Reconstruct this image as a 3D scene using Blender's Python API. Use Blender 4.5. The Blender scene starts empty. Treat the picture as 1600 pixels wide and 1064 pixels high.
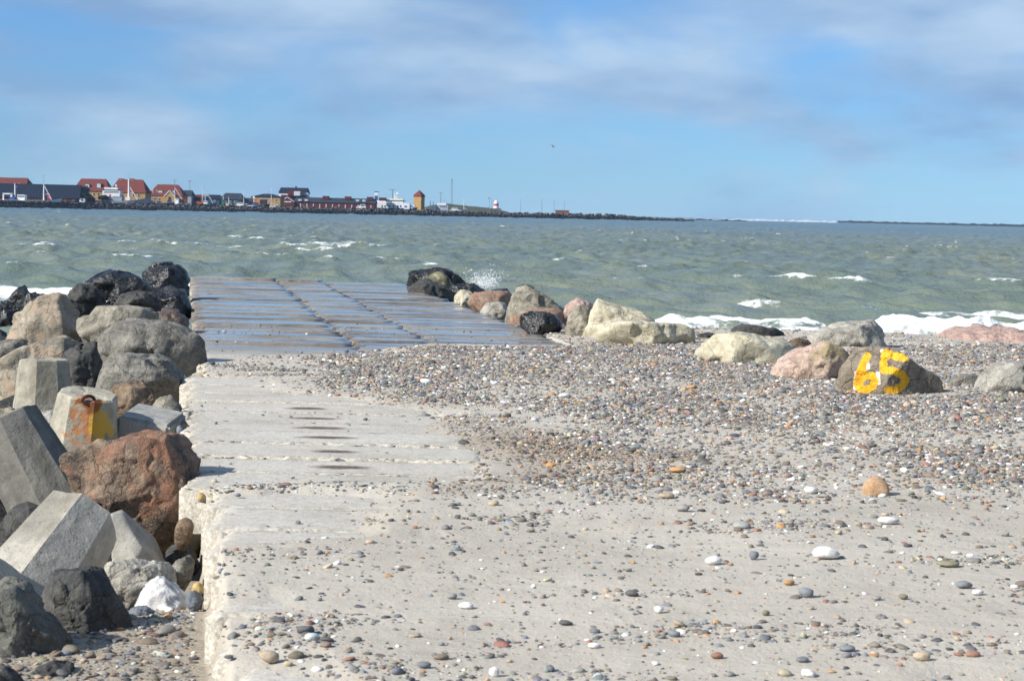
import bpy, bmesh, math, random
import numpy as np
from mathutils import Vector, Matrix

# ------------------------------------------------------------------ camera
scn = bpy.context.scene
COL = scn.collection
F = 3200.0            # focal length in pixels of the 1600 px wide photograph
CAM = np.array([0.0, 0.0, 1.7])
ROLL = math.asin(0.0237)
PITCH = math.atan(199.9 / F)
Fv = np.array([0, math.cos(PITCH), -math.sin(PITCH)])
R0 = np.array([1.0, 0, 0]); U0 = np.array([0, math.sin(PITCH), math.cos(PITCH)])
Rv = R0 * math.cos(ROLL) + U0 * math.sin(ROLL)
Uv = U0 * math.cos(ROLL) - R0 * math.sin(ROLL)
cam_d = bpy.data.cameras.new('camera'); cam = bpy.data.objects.new('camera', cam_d); COL.objects.link(cam)
M = Matrix.Identity(4)
for i in range(3):
    M[i][0] = Rv[i]; M[i][1] = Uv[i]; M[i][2] = -Fv[i]; M[i][3] = CAM[i]
cam.matrix_world = M
cam_d.sensor_width = 36; cam_d.lens = 36 * F / 1600
cam_d.clip_start = 0.1; cam_d.clip_end = 20000
cam_d.dof.use_dof = True; cam_d.dof.focus_distance = 21.0; cam_d.dof.aperture_fstop = 9.0
scn.camera = cam

# ------------------------------------------------------------------ sky, sun, exposure
SUN_EL = math.radians(33); SUN_DIR = Vector((-0.86, -0.51, 0)).normalized()   # horizontal direction TO the sun
world = bpy.data.worlds.new('World'); scn.world = world; world.use_nodes = True
wn = world.node_tree; wn.nodes.clear()
def W_(t, **k):
    n = wn.nodes.new(t)
    for a, b in k.items(): setattr(n, a, b)
    return n
sky = W_('ShaderNodeTexSky', sky_type='NISHITA', sun_disc=False, sun_elevation=SUN_EL,
         sun_rotation=math.atan2(SUN_DIR.x, SUN_DIR.y), altitude=0, air_density=1.0, dust_density=0.0, ozone_density=3.0)
hs = W_('ShaderNodeHueSaturation'); hs.inputs['Saturation'].default_value = 0.75
tint = W_('ShaderNodeMix', data_type='RGBA', blend_type='MULTIPLY'); tint.inputs[0].default_value = 1.0
tint.inputs[7].default_value = (0.44, 0.78, 1.30, 1)
tc = W_('ShaderNodeTexCoord')
mp = W_('ShaderNodeMapping'); mp.inputs['Scale'].default_value = (8.5, 8.5, 24.0); mp.inputs['Location'].default_value = (3.1, 1.7, 0.35)
n1 = W_('ShaderNodeTexNoise'); n1.inputs['Scale'].default_value = 1.0; n1.inputs['Detail'].default_value = 5; n1.inputs['Roughness'].default_value = 0.5
n1.inputs['Distortion'].default_value = 0.4
sepz = W_('ShaderNodeSeparateXYZ')
rz = W_('ShaderNodeMapRange'); rz.inputs[1].default_value = 0.012; rz.inputs[2].default_value = 0.06; rz.inputs[3].default_value = -0.08; rz.inputs[4].default_value = 0.05
addc = W_('ShaderNodeMath', operation='ADD')
cov = W_('ShaderNodeMapRange', interpolation_type='SMOOTHSTEP'); cov.inputs[1].default_value = 0.36; cov.inputs[2].default_value = 0.66; cov.inputs[3].default_value = 0; cov.inputs[4].default_value = 0.85
mp2 = W_('ShaderNodeMapping'); mp2.inputs['Scale'].default_value = (9.0, 9.0, 30.0); mp2.inputs['Location'].default_value = (0.4, 5.0, 0.1)
n2 = W_('ShaderNodeTexNoise'); n2.inputs['Scale'].default_value = 1.0; n2.inputs['Detail'].default_value = 6
cr = W_('ShaderNodeValToRGB')
cr.color_ramp.elements[0].position = 0.36; cr.color_ramp.elements[0].color = (2.75, 4.3, 6.8, 1)
cr.color_ramp.elements[1].position = 0.66; cr.color_ramp.elements[1].color = (5.4, 7.0, 8.9, 1)
mixc = W_('ShaderNodeMix', data_type='RGBA')
bg = W_('ShaderNodeBackground'); bg.inputs['Strength'].default_value = 0.061
out = W_('ShaderNodeOutputWorld')
L = wn.links.new
L(sky.outputs[0], hs.inputs['Color']); L(hs.outputs[0], tint.inputs[6])
L(tc.outputs['Generated'], mp.inputs[0]); L(mp.outputs[0], n1.inputs[0]); L(tc.outputs['Generated'], sepz.inputs[0])
L(sepz.outputs[2], rz.inputs[0]); L(n1.outputs[0], addc.inputs[0]); L(rz.outputs[0], addc.inputs[1]); L(addc.outputs[0], cov.inputs[0])
L(tc.outputs['Generated'], mp2.inputs[0]); L(mp2.outputs[0], n2.inputs[0]); L(n2.outputs[0], cr.inputs[0])
L(cov.outputs[0], mixc.inputs[0]); L(tint.outputs[2], mixc.inputs[6]); L(cr.outputs[0], mixc.inputs[7])
L(mixc.outputs[2], bg.inputs[0]); L(bg.outputs[0], out.inputs[0])

sun_d = bpy.data.lights.new('sun', 'SUN'); sun_d.energy = 5.0; sun_d.angle = math.radians(0.53); sun_d.color = (1.0, 0.95, 0.87)
sun = bpy.data.objects.new('sun', sun_d); COL.objects.link(sun)
sd = -(SUN_DIR * math.cos(SUN_EL) + Vector((0, 0, math.sin(SUN_EL))))
sun.rotation_euler = sd.to_track_quat('-Z', 'Y').to_euler()
vs = scn.view_settings; vs.view_transform = 'Standard'; vs.look = 'None'; vs.exposure = 0.65; vs.gamma = 1; vs.use_curve_mapping = False
scn.render.engine = 'CYCLES'
scn.cycles.use_denoising = True; scn.cycles.max_bounces = 6; scn.cycles.volume_bounces = 0
try:
    scn.cycles.denoising_prefilter = 'ACCURATE'; scn.cycles.denoising_input_passes = 'RGB_ALBEDO_NORMAL'
except Exception: pass

# ------------------------------------------------------------------ helpers
rng = np.random.default_rng(65); random.seed(65)
SL = -0.6            # sea level
HAZE = 0.00007
def ray(px, py): return Fv * F + Rv * (px - 800) + Uv * (532 - py)
def P(px, py, z=0.0):
    D = ray(px, py); t = (z - CAM[2]) / D[2]; return CAM + D * t
def W(px, py, d):
    D = ray(px, py); return CAM + D * (d / D[1])
def PX(p):           # world -> photo pixel
    v = np.asarray(p, float) - CAM; dz = v @ Fv
    return 800 + F * (v @ Rv) / dz, 532 - F * (v @ Uv) / dz

def _h(a, b, c, s):
    n = (a.astype(np.int64) * 374761393 + b.astype(np.int64) * 668265263 + c.astype(np.int64) * 1440662683 + s * 974634777) & 0xffffffff
    n = ((n ^ (n >> 13)) * 1274126177) & 0xffffffff
    n = ((n ^ (n >> 16)) * 2246822519) & 0xffffffff
    return ((n ^ (n >> 15)) & 0xffffff) / 8388607.5 - 1.0
def vnoise(x, y, z, s=0):
    x, y, z = np.broadcast_arrays(np.asarray(x, float), np.asarray(y, float), np.asarray(z, float))
    xi, yi, zi = np.floor(x), np.floor(y), np.floor(z)
    u, v, w = x - xi, y - yi, z - zi
    u = u * u * u * (u * (u * 6 - 15) + 10); v = v * v * v * (v * (v * 6 - 15) + 10); w = w * w * w * (w * (w * 6 - 15) + 10)
    r = 0
    for i in (0, 1):
        for j in (0, 1):
            for k in (0, 1):
                r = r + _h(xi + i, yi + j, zi + k, s) * (u if i else 1 - u) * (v if j else 1 - v) * (w if k else 1 - w)
    return r
def fbm(x, y, z=0.0, o=4, s=0, g=0.5):
    r = 0; a = 1; t = 0
    for i in range(o):
        r = r + a * vnoise(np.asarray(x) * 2 ** i, np.asarray(y) * 2 ** i, np.asarray(z) * 2 ** i, s + i * 17); t += a; a *= g
    return r / t
def sstep(a, b, x):
    t = np.clip((x - a) / (b - a), 0, 1); return t * t * (3 - 2 * t)

def tag(o, label=None, cat=None, group=None, kind=None):
    if label: o['label'] = label
    if cat: o['category'] = cat
    if group: o['group'] = group
    if kind: o['kind'] = kind
    return o
def empty(name, loc, label, cat, group=None):
    o = bpy.data.objects.new(name, None); COL.objects.link(o); o.location = loc
    o.empty_display_size = 0.1
    return tag(o, label, cat, group)
def link(name, me, m=None, parent=None, smooth=False):
    if m is not None:
        me.materials.clear(); me.materials.append(m)
    if smooth: me.polygons.foreach_set('use_smooth', [True] * len(me.polygons))
    o = bpy.data.objects.new(name, me); COL.objects.link(o)
    if parent is not None: o.parent = parent
    return o
class MB:
    def __init__(s, origin=(0, 0, 0)): s.v = []; s.f = []; s.o = np.array(origin, float)
    def add(s, V, Fc):
        n = len(s.v); s.v += [tuple(np.asarray(p, float) - s.o) for p in V]; s.f += [tuple(i + n for i in f) for f in Fc]; return s
    def box(s, x0, x1, y0, y1, z0, z1):
        V = [(x, y, z) for z in (z0, z1) for y in (y0, y1) for x in (x0, x1)]
        return s.add(V, [(0, 2, 3, 1), (4, 5, 7, 6), (0, 1, 5, 4), (2, 6, 7, 3), (0, 4, 6, 2), (1, 3, 7, 5)])
    def pbox(s, px0, px1, py0, py1, d, dep, z0=None):     # a box seen over these photo pixels, its front at distance d
        xm, ym = (px0 + px1) / 2, (py0 + py1) / 2
        zz0 = W(xm, py1, d)[2] if z0 is None else z0
        return s.box(W(px0, ym, d)[0], W(px1, ym, d)[0], d, d + dep, zz0, W(xm, py0, d)[2])
    def tube(s, a, b, r0, r1=None, n=6):
        r1 = r0 if r1 is None else r1
        a = np.array(a, float); b = np.array(b, float); t = b - a; t /= np.linalg.norm(t)
        u = np.cross(t, (0, 0, 1) if abs(t[2]) < .9 else (1, 0, 0)); u /= np.linalg.norm(u); w = np.cross(t, u)
        V = []
        for c, r in ((a, r0), (b, r1)):
            for i in range(n):
                q = 2 * math.pi * i / n; V.append(c + r * (u * math.cos(q) + w * math.sin(q)))
        return s.add(V, [(i, (i + 1) % n, n + (i + 1) % n, n + i) for i in range(n)] + [tuple(range(n))[::-1], tuple(range(n, 2 * n))])
    def build(s, name, m, parent=None, smooth=False):
        me = bpy.data.meshes.new(name); me.from_pydata(s.v, [], s.f); me.update()
        bm = bmesh.new(); bm.from_mesh(me); bmesh.ops.recalc_face_normals(bm, faces=bm.faces); bm.to_mesh(me); bm.free()
        return link(name, me, m, parent, smooth)
def grid_mesh(name, X, Y, Z, attrs=None):
    nr, nc = X.shape
    me = bpy.data.meshes.new(name)
    co = np.stack([X, Y, Z], -1).reshape(-1, 3).astype(np.float32)
    i = np.arange(nr * nc).reshape(nr, nc)
    q = np.stack([i[:-1, :-1], i[:-1, 1:], i[1:, 1:], i[1:, :-1]], -1).reshape(-1, 4)
    me.vertices.add(len(co)); me.vertices.foreach_set('co', co.ravel())
    me.loops.add(q.size); me.loops.foreach_set('vertex_index', q.ravel().astype(np.int32))
    me.polygons.add(len(q)); me.polygons.foreach_set('loop_start', np.arange(0, q.size, 4, dtype=np.int32))
    me.polygons.foreach_set('use_smooth', np.ones(len(q), bool))
    for k, v in (attrs or {}).items():
        a = me.attributes.new(k, 'FLOAT', 'POINT'); a.data.foreach_set('value', v.ravel().astype(np.float32))
    me.update(); me.validate()
    return me

# ------------------------------------------------------------------ materials
class N:
    def __init__(s, name):
        s.m = bpy.data.materials.new(name); s.m.use_nodes = True; s.t = s.m.node_tree; s.b = s.t.nodes['Principled BSDF']
    def n(s, t, **k):
        x = s.t.nodes.new(t)
        for a, b in k.items(): setattr(x, a, b)
        return x
    def l(s, a, b): s.t.links.new(a, b)
    def noise(s, vec, scale, detail=4, rough=0.5, dist=0.0):
        x = s.n('ShaderNodeTexNoise'); x.inputs['Scale'].default_value = scale; x.inputs['Detail'].default_value = detail
        x.inputs['Roughness'].default_value = rough; x.inputs['Distortion'].default_value = dist
        if vec is not None: s.l(vec, x.inputs['Vector'])
        return x.outputs[0]
    def ramp(s, fac, stops):
        x = s.n('ShaderNodeValToRGB'); e = x.color_ramp.elements
        while len(e) < len(stops): e.new(0.5)
        for q, (p, c) in zip(e, stops): q.position = p; q.color = tuple(c) + (1,) if len(c) == 3 else c
        s.l(fac, x.inputs[0]); return x.outputs[0]
    def rng(s, fac, a, b, c=0.0, d=1.0):
        x = s.n('ShaderNodeMapRange'); x.inputs[1].default_value = a; x.inputs[2].default_value = b; x.inputs[3].default_value = c; x.inputs[4].default_value = d
        s.l(fac, x.inputs[0]); return x.outputs[0]
    def mix(s, fac, a, b, mode='MIX'):
        x = s.n('ShaderNodeMix', data_type='RGBA', blend_type=mode)
        for v, i in ((fac, 0), (a, 6), (b, 7)):
            if hasattr(v, 'is_output'): s.l(v, x.inputs[i])
            elif i == 0: x.inputs[0].default_value = v
            else: x.inputs[i].default_value = tuple(v) + (1,)
        return x.outputs[2]
    def math(s, op, a, b=0.0):
        x = s.n('ShaderNodeMath', operation=op)
        for v, i in ((a, 0), (b, 1)):
            if hasattr(v, 'is_output'): s.l(v, x.inputs[i])
            else: x.inputs[i].default_value = v
        return x.outputs[0]
    def map(s, vec, scale=(1, 1, 1), loc=(0, 0, 0)):
        x = s.n('ShaderNodeMapping'); x.inputs['Scale'].default_value = scale; x.inputs['Location'].default_value = loc
        s.l(vec, x.inputs[0]); return x.outputs[0]
    def pos(s): return s.n('ShaderNodeNewGeometry').outputs['Position']
    def obj(s): return s.n('ShaderNodeTexCoord').outputs['Object']
    def attr(s, name, typ='GEOMETRY'):
        x = s.n('ShaderNodeAttribute', attribute_type=typ); x.attribute_name = name; return x
    def bump(s, h, strength, dist=0.02, chain=None):
        x = s.n('ShaderNodeBump'); x.inputs['Strength'].default_value = strength; x.inputs['Distance'].default_value = dist
        s.l(h, x.inputs['Height'])
        if chain is not None: s.l(chain, x.inputs['Normal'])
        return x.outputs[0]
    def set(s, col=None, rough=None, normal=None, spec=None):
        for v, k in ((col, 'Base Color'), (rough, 'Roughness'), (normal, 'Normal'), (spec, 'Specular IOR Level')):
            if v is None: continue
            if hasattr(v, 'is_output'): s.l(v, s.b.inputs[k])
            else: s.b.inputs[k].default_value = tuple(v) + (1,) if k == 'Base Color' else v
        return s.m
def plain(name, c, rough=0.7, var=0.12):
    a = N(name); v = a.noise(a.pos(), 0.9, 4)
    return a.set(a.mix(a.rng(v, .3, .7), [q * (1 - var) for q in c], [min(1, q * (1 + var)) for q in c]), rough, None, .2)

def rock_mat(name, c1, c2, c3, rough=0.85, speck=0.25, scale=1.0, wet=0.0, patch=None, bump=0.7):
    a = N(name); oc = a.obj()
    rnd = a.n('ShaderNodeObjectInfo').outputs['Random']
    cx = a.n('ShaderNodeCombineXYZ'); k = a.math('MULTIPLY', rnd, 37.0); a.l(k, cx.inputs[0]); a.l(k, cx.inputs[2])
    va = a.n('ShaderNodeVectorMath', operation='ADD'); a.l(oc, va.inputs[0]); a.l(cx.outputs[0], va.inputs[1]); v = va.outputs[0]
    big = a.noise(v, 2.6 * scale, 6, 0.6, 0.5)
    col = a.ramp(big, [(0.33, c1), (0.52, c2), (0.7, c3)])
    mid = a.noise(v, 14 * scale, 6, 0.65)
    col = a.mix(a.rng(mid, .35, .7, 0.0, 0.55), col, [q * 0.45 for q in c1])
    fine = a.noise(v, 70 * scale, 3, 0.6)
    col = a.mix(a.rng(fine, .55, .72, 0.0, speck), col, [min(.8, q * 2.0) for q in c3])
    col = a.mix(a.rng(fine, .45, .25, 0.0, speck), col, [q * .35 for q in c1])
    if patch:
        pn = a.noise(v, 1.7 * scale, 5, 0.6, 0.8); col = a.mix(a.rng(pn, .5, .6, 0, 0.85), col, patch)
    vor = a.n('ShaderNodeTexVoronoi', feature='DISTANCE_TO_EDGE'); vor.inputs['Scale'].default_value = 3.2 * scale
    wv = a.n('ShaderNodeVectorMath', operation='MULTIPLY_ADD'); nn = a.n('ShaderNodeTexNoise'); nn.inputs['Scale'].default_value = 4 * scale; nn.inputs['Detail'].default_value = 5
    a.l(v, nn.inputs['Vector']); a.l(nn.outputs['Color'], wv.inputs[0]); wv.inputs[1].default_value = (.5, .5, .5); a.l(v, wv.inputs[2]); a.l(wv.outputs[0], vor.inputs['Vector'])
    crack = a.rng(vor.outputs['Distance'], 0.0, 0.035, 0.0, 1.0)
    nb = a.bump(crack, 0.5 * bump, 0.03)
    nb = a.bump(mid, .8 * bump, 0.045, nb)
    nb = a.bump(fine, 0.6 * bump, 0.012, nb)
    r = rough if wet == 0 else a.rng(mid, .3, .7, max(.08, .5 - .45 * wet), .7 - .3 * wet)
    col = a.mix(a.rng(vor.outputs['Distance'], .03, .0, 0, .55), col, [q * .3 for q in c1]); vein = a.noise(a.map(v, (1, 1, 4)), 2.2 * scale, 5, .6, 1.2); col = a.mix(a.rng(vein, .55, .7, 0, .35), col, [min(.8, q * 1.25) for q in c3])
    return a.set(col, r, nb, 0.5 if wet else 0.3)
RM = {
 'black': rock_mat('wet_black_rock', (.004, .0045, .006), (.010, .011, .013), (.032, .03, .027), wet=1.0, bump=.8),
 'darkgrey': rock_mat('dark_grey_rock', (.035, .036, .036), (.065, .066, .064), (.12, .115, .10)),
 'grey': rock_mat('grey_rock', (.11, .105, .09), (.205, .195, .168), (.31, .295, .255), bump=1.0),
 'greytan': rock_mat('grey_tan_rock', (.15, .137, .108), (.27, .247, .195), (.38, .35, .28), bump=.9),
 'tan': rock_mat('tan_granite_rock', (.17, .15, .115), (.29, .255, .195), (.39, .345, .27), patch=(.32, .245, .175)),
 'brown': rock_mat('brown_rock', (.08, .055, .035), (.19, .13, .085), (.30, .24, .17)),
 'redbrown': rock_mat('red_brown_rock', (.07, .058, .048), (.22, .155, .11), (.36, .275, .19), patch=(.26, .125, .075), scale=1.3, bump=1.0),
 'red': rock_mat('red_granite_rock', (.17, .10, .07), (.28, .18, .13), (.37, .28, .21)),
 'pink': rock_mat('pink_granite_rock', (.36, .25, .20), (.46, .34, .28), (.52, .42, .35), speck=0.5, patch=(.30, .24, .13)),
 'pinkgravel': rock_mat('pink_gravelly_rock', (.33, .22, .18), (.43, .29, .24), (.50, .38, .33), speck=0.6, scale=1.4),
 'pale': rock_mat('pale_yellow_rock', (.38, .34, .24), (.50, .46, .34), (.58, .55, .44)),
 'palegrey': rock_mat('pale_grey_rock', (.24, .22, .19), (.35, .33, .28), (.44, .42, .37), speck=.4),
 'white': rock_mat('white_chalk_rock', (.40, .40, .40), (.78, .78, .77), (.88, .88, .87), speck=.1, bump=.5),
 'blue': rock_mat('blue_grey_stone', (.10, .12, .14), (.17, .19, .22), (.25, .27, .29)),
 'ochre': rock_mat('ochre_stone', (.32, .20, .07), (.48, .33, .13), (.55, .42, .22), bump=.3),
 'moss': rock_mat('algae_rock', (.03, .03, .02), (.13, .12, .06), (.22, .20, .11), wet=.4),
 'wetred': rock_mat('wet_brown_rock', (.04, .028, .022), (.09, .06, .045), (.16, .11, .08), wet=.5),
}
def concrete_mat(name, c, spots=(), speck=0.5):
    a = N(name); v = a.obj()
    big = a.noise(v, 2.2, 6, .6); fine = a.noise(v, 60, 4, .65); mid = a.noise(v, 11, 5, .6)
    col = a.ramp(big, [(.28, [q * .5 for q in c]), (.52, c), (.75, [q * 1.15 for q in c])])
    streak = a.noise(a.map(v, (7, 7, 1.2)), 1.0, 5, .65); col = a.mix(a.rng(streak, .52, .7, 0, .6), col, (c[0] * .42, c[1] * .40, c[2] * .33))
    col = a.mix(a.rng(mid, .48, .72, 0, .55), col, [q * .45 for q in c])
    col = a.mix(a.rng(fine, .60, .68, 0, speck), col, (.06, .055, .05))
    vo = a.n('ShaderNodeTexVoronoi'); vo.inputs['Scale'].default_value = 24; a.l(v, vo.inputs['Vector'])
    pit = a.rng(vo.outputs['Distance'], .06, .16, 0, 1)
    col = a.mix(a.rng(vo.outputs['Distance'], .14, .08, 0, .5), col, (.05, .05, .05))
    for (p, r, cc, st) in spots:
        vm = a.n('ShaderNodeVectorMath', operation='SUBTRACT'); a.l(v, vm.inputs[0]); vm.inputs[1].default_value = p
        vs_ = a.n('ShaderNodeVectorMath', operation='MULTIPLY'); a.l(vm.outputs[0], vs_.inputs[0]); vs_.inputs[1].default_value = st
        ln = a.n('ShaderNodeVectorMath', operation='LENGTH'); a.l(vs_.outputs[0], ln.inputs[0])
        dd = a.math('ADD', ln.outputs['Value'], a.math('MULTIPLY', a.math('SUBTRACT', mid, .5), r * 4.0))
        col = a.mix(a.rng(dd, r, r * .6, 0, .85), col, cc)
    nb = a.bump(pit, .35, .01); nb = a.bump(mid, .5, .02, nb); nb = a.bump(fine, .5, .008, nb)
    return a.set(col, .9, nb, .25)

# jetty concrete: dry and pale near the shore, wet where the sea washes over it
def jetty_mat():
    a = N('jetty_concrete'); p = a.pos()
    xyz = a.n('ShaderNodeSeparateXYZ'); a.l(p, xyz.inputs[0])
    big = a.noise(p, .9, 5, .6); mid = a.noise(p, 9, 5, .65); fine = a.noise(p, 55, 4, .7)
    c = (.50, .49, .46)
    col = a.ramp(big, [(.3, (.36, .33, .275)), (.5, (.455, .425, .365)), (.72, (.51, .485, .43))])
    col = a.mix(a.rng(mid, .5, .72, 0, .45), col, (.33, .31, .27))
    vo = a.n('ShaderNodeTexVoronoi'); vo.inputs['Scale'].default_value = 75; a.l(p, vo.inputs['Vector'])
    agg = a.rng(a.attr('edge').outputs['Fac'], 0, 1, 0, 1)
    sx = a.n('ShaderNodeSeparateColor'); a.l(vo.outputs['Color'], sx.inputs[0])
    vcol = a.ramp(sx.outputs[0], [(0, (.07, .06, .05)), (.35, (.24, .215, .18)), (.7, (.42, .375, .295)), (1, (.56, .53, .47))])
    col = a.mix(a.math('MULTIPLY', agg, .6), col, a.mix(.25, vcol, (.44, .40, .31)))
    col = a.mix(a.rng(fine, .54, .66, 0, .65), col, (.13, .12, .105))
    f2 = a.noise(p, 22, 5, .75); col = a.mix(a.rng(f2, .52, .64, 0, .55), col, (.22, .205, .175)); col = a.mix(a.rng(f2, .44, .34, 0, .4), col, (.58, .55, .48))
    # brown algae film and water film far out
    far = a.rng(xyz.outputs[1], 22.0, 25.5, 0, 1)
    wn_ = a.noise(a.map(p, (.5, 1.0, 1)), 1.1, 5, .65, .4)
    alg = a.noise(a.map(p, (.5, 1, 1), (7, 3, 0)), .9, 5, .6)
    wet = a.math('MULTIPLY', far, a.rng(wn_, .37, .50))
    dark = a.mix(a.rng(alg, .36, .62), (.06, .046, .036), (.22, .20, .17))
    dark = a.mix(a.rng(mid, .45, .7, 0, .5), dark, (.06, .05, .04))
    col = a.mix(a.math('MULTIPLY', far, .88), col, dark)
    rough = a.rng(wet, 0, 1, .75, .07)
    hb = a.math('MULTIPLY', a.math('SUBTRACT', 1.0, a.math('MULTIPLY', wet, .96)), 1.0)
    hm = a.math('MULTIPLY', fine, hb); hm2 = a.math('MULTIPLY', mid, hb)
    nb = a.bump(hm2, .5, .012); nb = a.bump(hm, .6, .006, nb)
    return a.set(col, rough, nb, .5)
JM = jetty_mat()
def sand_mat():
    a = N('beach_sand'); p = a.pos()
    big = a.noise(p, .55, 5, .6); mid = a.noise(a.map(p, (1, .45, 1)), 5, 5, .6); fine = a.noise(p, 160, 3, .7); g2 = a.noise(p, 38, 4, .7)
    col = a.ramp(big, [(.3, (.365, .332, .278)), (.5, (.42, .386, .328)), (.7, (.455, .422, .362))])
    col = a.mix(a.rng(mid, .55, .75, 0, .35), col, (.31, .275, .225))
    col = a.mix(a.rng(a.attr('gravel').outputs['Fac'], 0, 1, 0, .8), col, a.mix(a.rng(g2, .4, .6), (.15, .115, .08), (.33, .28, .21)))
    col = a.mix(a.rng(g2, .66, .72, 0, .5), col, (.13, .115, .10))
    col = a.mix(a.rng(fine, .6, .72, 0, .45), col, (.14, .12, .10))
    rip = a.noise(a.map(p, (1, 1.5, 1)), 1.7, 5, .6, .8)
    col = a.mix(a.rng(rip, .52, .72, 0, .3), col, (.33, .295, .24))
    nb = a.bump(rip, .5, .05); nb = a.bump(mid, .4, .03, nb); nb = a.bump(g2, .5, .012, nb); nb = a.bump(fine, .5, .004, nb)
    return a.set(col, .95, nb, .2)
SANDM = sand_mat()
def sea_mat():
    a = N('sea_water'); p = a.pos()
    xyz = a.n('ShaderNodeSeparateXYZ'); a.l(p, xyz.inputs[0])
    big = a.noise(a.map(p, (.5, .25, 1)), .10, 4, .55)
    col = a.ramp(big, [(.32, (.108, .143, .118)), (.5, (.135, .163, .126)), (.68, (.165, .182, .132))])
    st_ = a.noise(a.map(p, (.8, .35, 1)), .55, 5, .6, .5)
    col = a.mix(a.rng(st_, .42, .66, 0, .6), col, (.072, .104, .088))
    col = a.mix(a.rng(st_, .44, .30, 0, .35), col, (.20, .205, .155))
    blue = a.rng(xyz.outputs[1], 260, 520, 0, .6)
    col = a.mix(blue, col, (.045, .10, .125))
    fo = a.attr('foam').outputs['Fac']
    fn = a.noise(a.map(p, (1, .6, 1)), 3.0, 6, .7); fn2 = a.noise(a.map(p, (1, .5, 1)), .8, 5, .65, .6)
    f = a.math('ADD', fo, a.math('MULTIPLY', a.math('SUBTRACT', fn, .5), 1.1))
    f = a.math('ADD', f, a.math('MULTIPLY', a.math('SUBTRACT', fn2, .5), .7))
    fm = a.rng(f, .42, .68)
    col = a.mix(fm, col, a.mix(a.rng(fn, .35, .6), (.52, .56, .56), (.80, .82, .82)))
    rough = a.rng(fm, 0, 1, .28, .9)
    r1 = a.noise(a.map(p, (1, .7, 1)), 2.2, 5, .6); r2 = a.noise(a.map(p, (1, .7, 1)), 9, 3, .6)
    nb = a.bump(r1, .8, .16); nb = a.bump(r2, .45, .035, nb)
    a.b.inputs['IOR'].default_value = 1.33
    return a.set(col, rough, nb, .25)
SEAM = sea_mat()

# ------------------------------------------------------------------ jetty layout in the ground plane
vp = ray(290, 320); SLOPE = vp[0] / vp[1]            # sideways drift of the jetty per metre of distance
def edge_line(px, py):
    q = P(px, py); return lambda y: q[0] + SLOPE * (y - q[1])
XL, XJ1, XJ2, XR = edge_line(296, 437), edge_line(428, 437), edge_line(495, 437), edge_line(610, 437)
Y_END = P(450, 437)[1]
Y_STEP = P(400, 762)[1]

def to_poly(pts): return np.array([P(a, b)[:2] for a, b in pts])
def poly_sd(poly, X, Y):
    inside = np.zeros(X.shape, bool); dist = np.full(X.shape, 1e9)
    n = len(poly)
    for i in range(n):
        ax, ay = poly[i]; bx, by = poly[(i + 1) % n]
        dx, dy = bx - ax, by - ay
        t = np.clip(((X - ax) * dx + (Y - ay) * dy) / (dx * dx + dy * dy + 1e-12), 0, 1)
        dist = np.minimum(dist, np.hypot(X - ax - t * dx, Y - ay - t * dy))
        c = ((ay > Y) != (by > Y)) & (X < (bx - ax) * (Y - ay) / (by - ay + 1e-12) + ax)
        inside ^= c
    return np.where(inside, -dist, dist)
E1 = to_poly([(300, 766), (560, 768), (610, 776), (545, 800), (560, 838), (450, 850), (352, 862), (345, 905), (365, 930), (420, 955), (375, 985), (365, 1010), (450, 1040), (520, 1075), (440, 1120), (290, 1120)])
E2 = to_poly([(240, 583), (400, 592), (430, 612), (560, 626), (690, 645), (690, 682), (755, 710), (735, 750), (620, 757), (300, 757), (240, 757)])
E3 = to_poly([(200, 590), (300, 577), (360, 566), (400, 556), (560, 552), (650, 538), (760, 532), (850, 527), (850, 420), (200, 420)])
GRAV = to_poly([(690, 650), (760, 660), (900, 680), (1000, 720), (980, 770), (800, 760), (690, 770), (735, 755), (760, 712), (700, 690)])
def y_shore(x): return 29.6 + 0.5 * np.sin(x * .7) + .04 * x
def beach_z(X, Y, ret_gravel=False):
    nz = fbm(X * 1.1, Y * .8, 0, 4, 3)
    sd = np.minimum(np.minimum(poly_sd(E1, X, Y), poly_sd(E2, X, Y)), poly_sd(E3, X, Y))
    sdn = sd + .22 * fbm(X * 2.2, Y * 1.2, 0, 4, 9)
    z = np.clip(sdn * .16, -.07, .022) + .014 * nz * sstep(-.05, .3, sd)
    z = z + .05 * sstep(.6, 4, sd) * (1 + fbm(X * .35, Y * .3, 0, 3, 21))
    right = z
    # towards the sea on the right
    ys = y_shore(X); drop = -np.clip(Y - ys, 0, 14) * .14
    on_jetty = (X < XR(Y) - .05)
    right = np.where(on_jetty, np.where(Y > 26, np.minimum(right, -.05), right), right + drop)
    right = np.where(Y > Y_END - 1.0, -2.0, right)
    # the lower shingle and rubble left of the jetty
    left = -.20 - .5 * sstep(9.5, 10.6, Y) - .3 * sstep(25, 34, Y) + .05 * nz
    xl = XL(Y) + .05
    k = sstep(-.04, .04, X - xl)
    out_ = left * (1 - k) + right * k
    if ret_gravel:
        g = .8 * sstep(.4, -.6, poly_sd(GRAV, X, Y) + .9 * fbm(X * 1.6, Y * 1.1, 0, 4, 5)) * k
        return out_, np.maximum(g, (1 - k) * .8)
    return out_

# ------------------------------------------------------------------ beach
dy = np.concatenate([np.linspace(960, 140, 400), np.linspace(139, 80, 30)])
rows = F * 1.7 / dy
u = np.linspace(-.42, .42, 520)
Y = np.repeat(rows[:, None], len(u), 1); X = Y * u[None, :]
Z, G = beach_z(X, Y, True)
beach = tag(link('beach', grid_mesh('beach', X, Y, Z, {'gravel': G}), SANDM), kind='structure')

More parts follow.
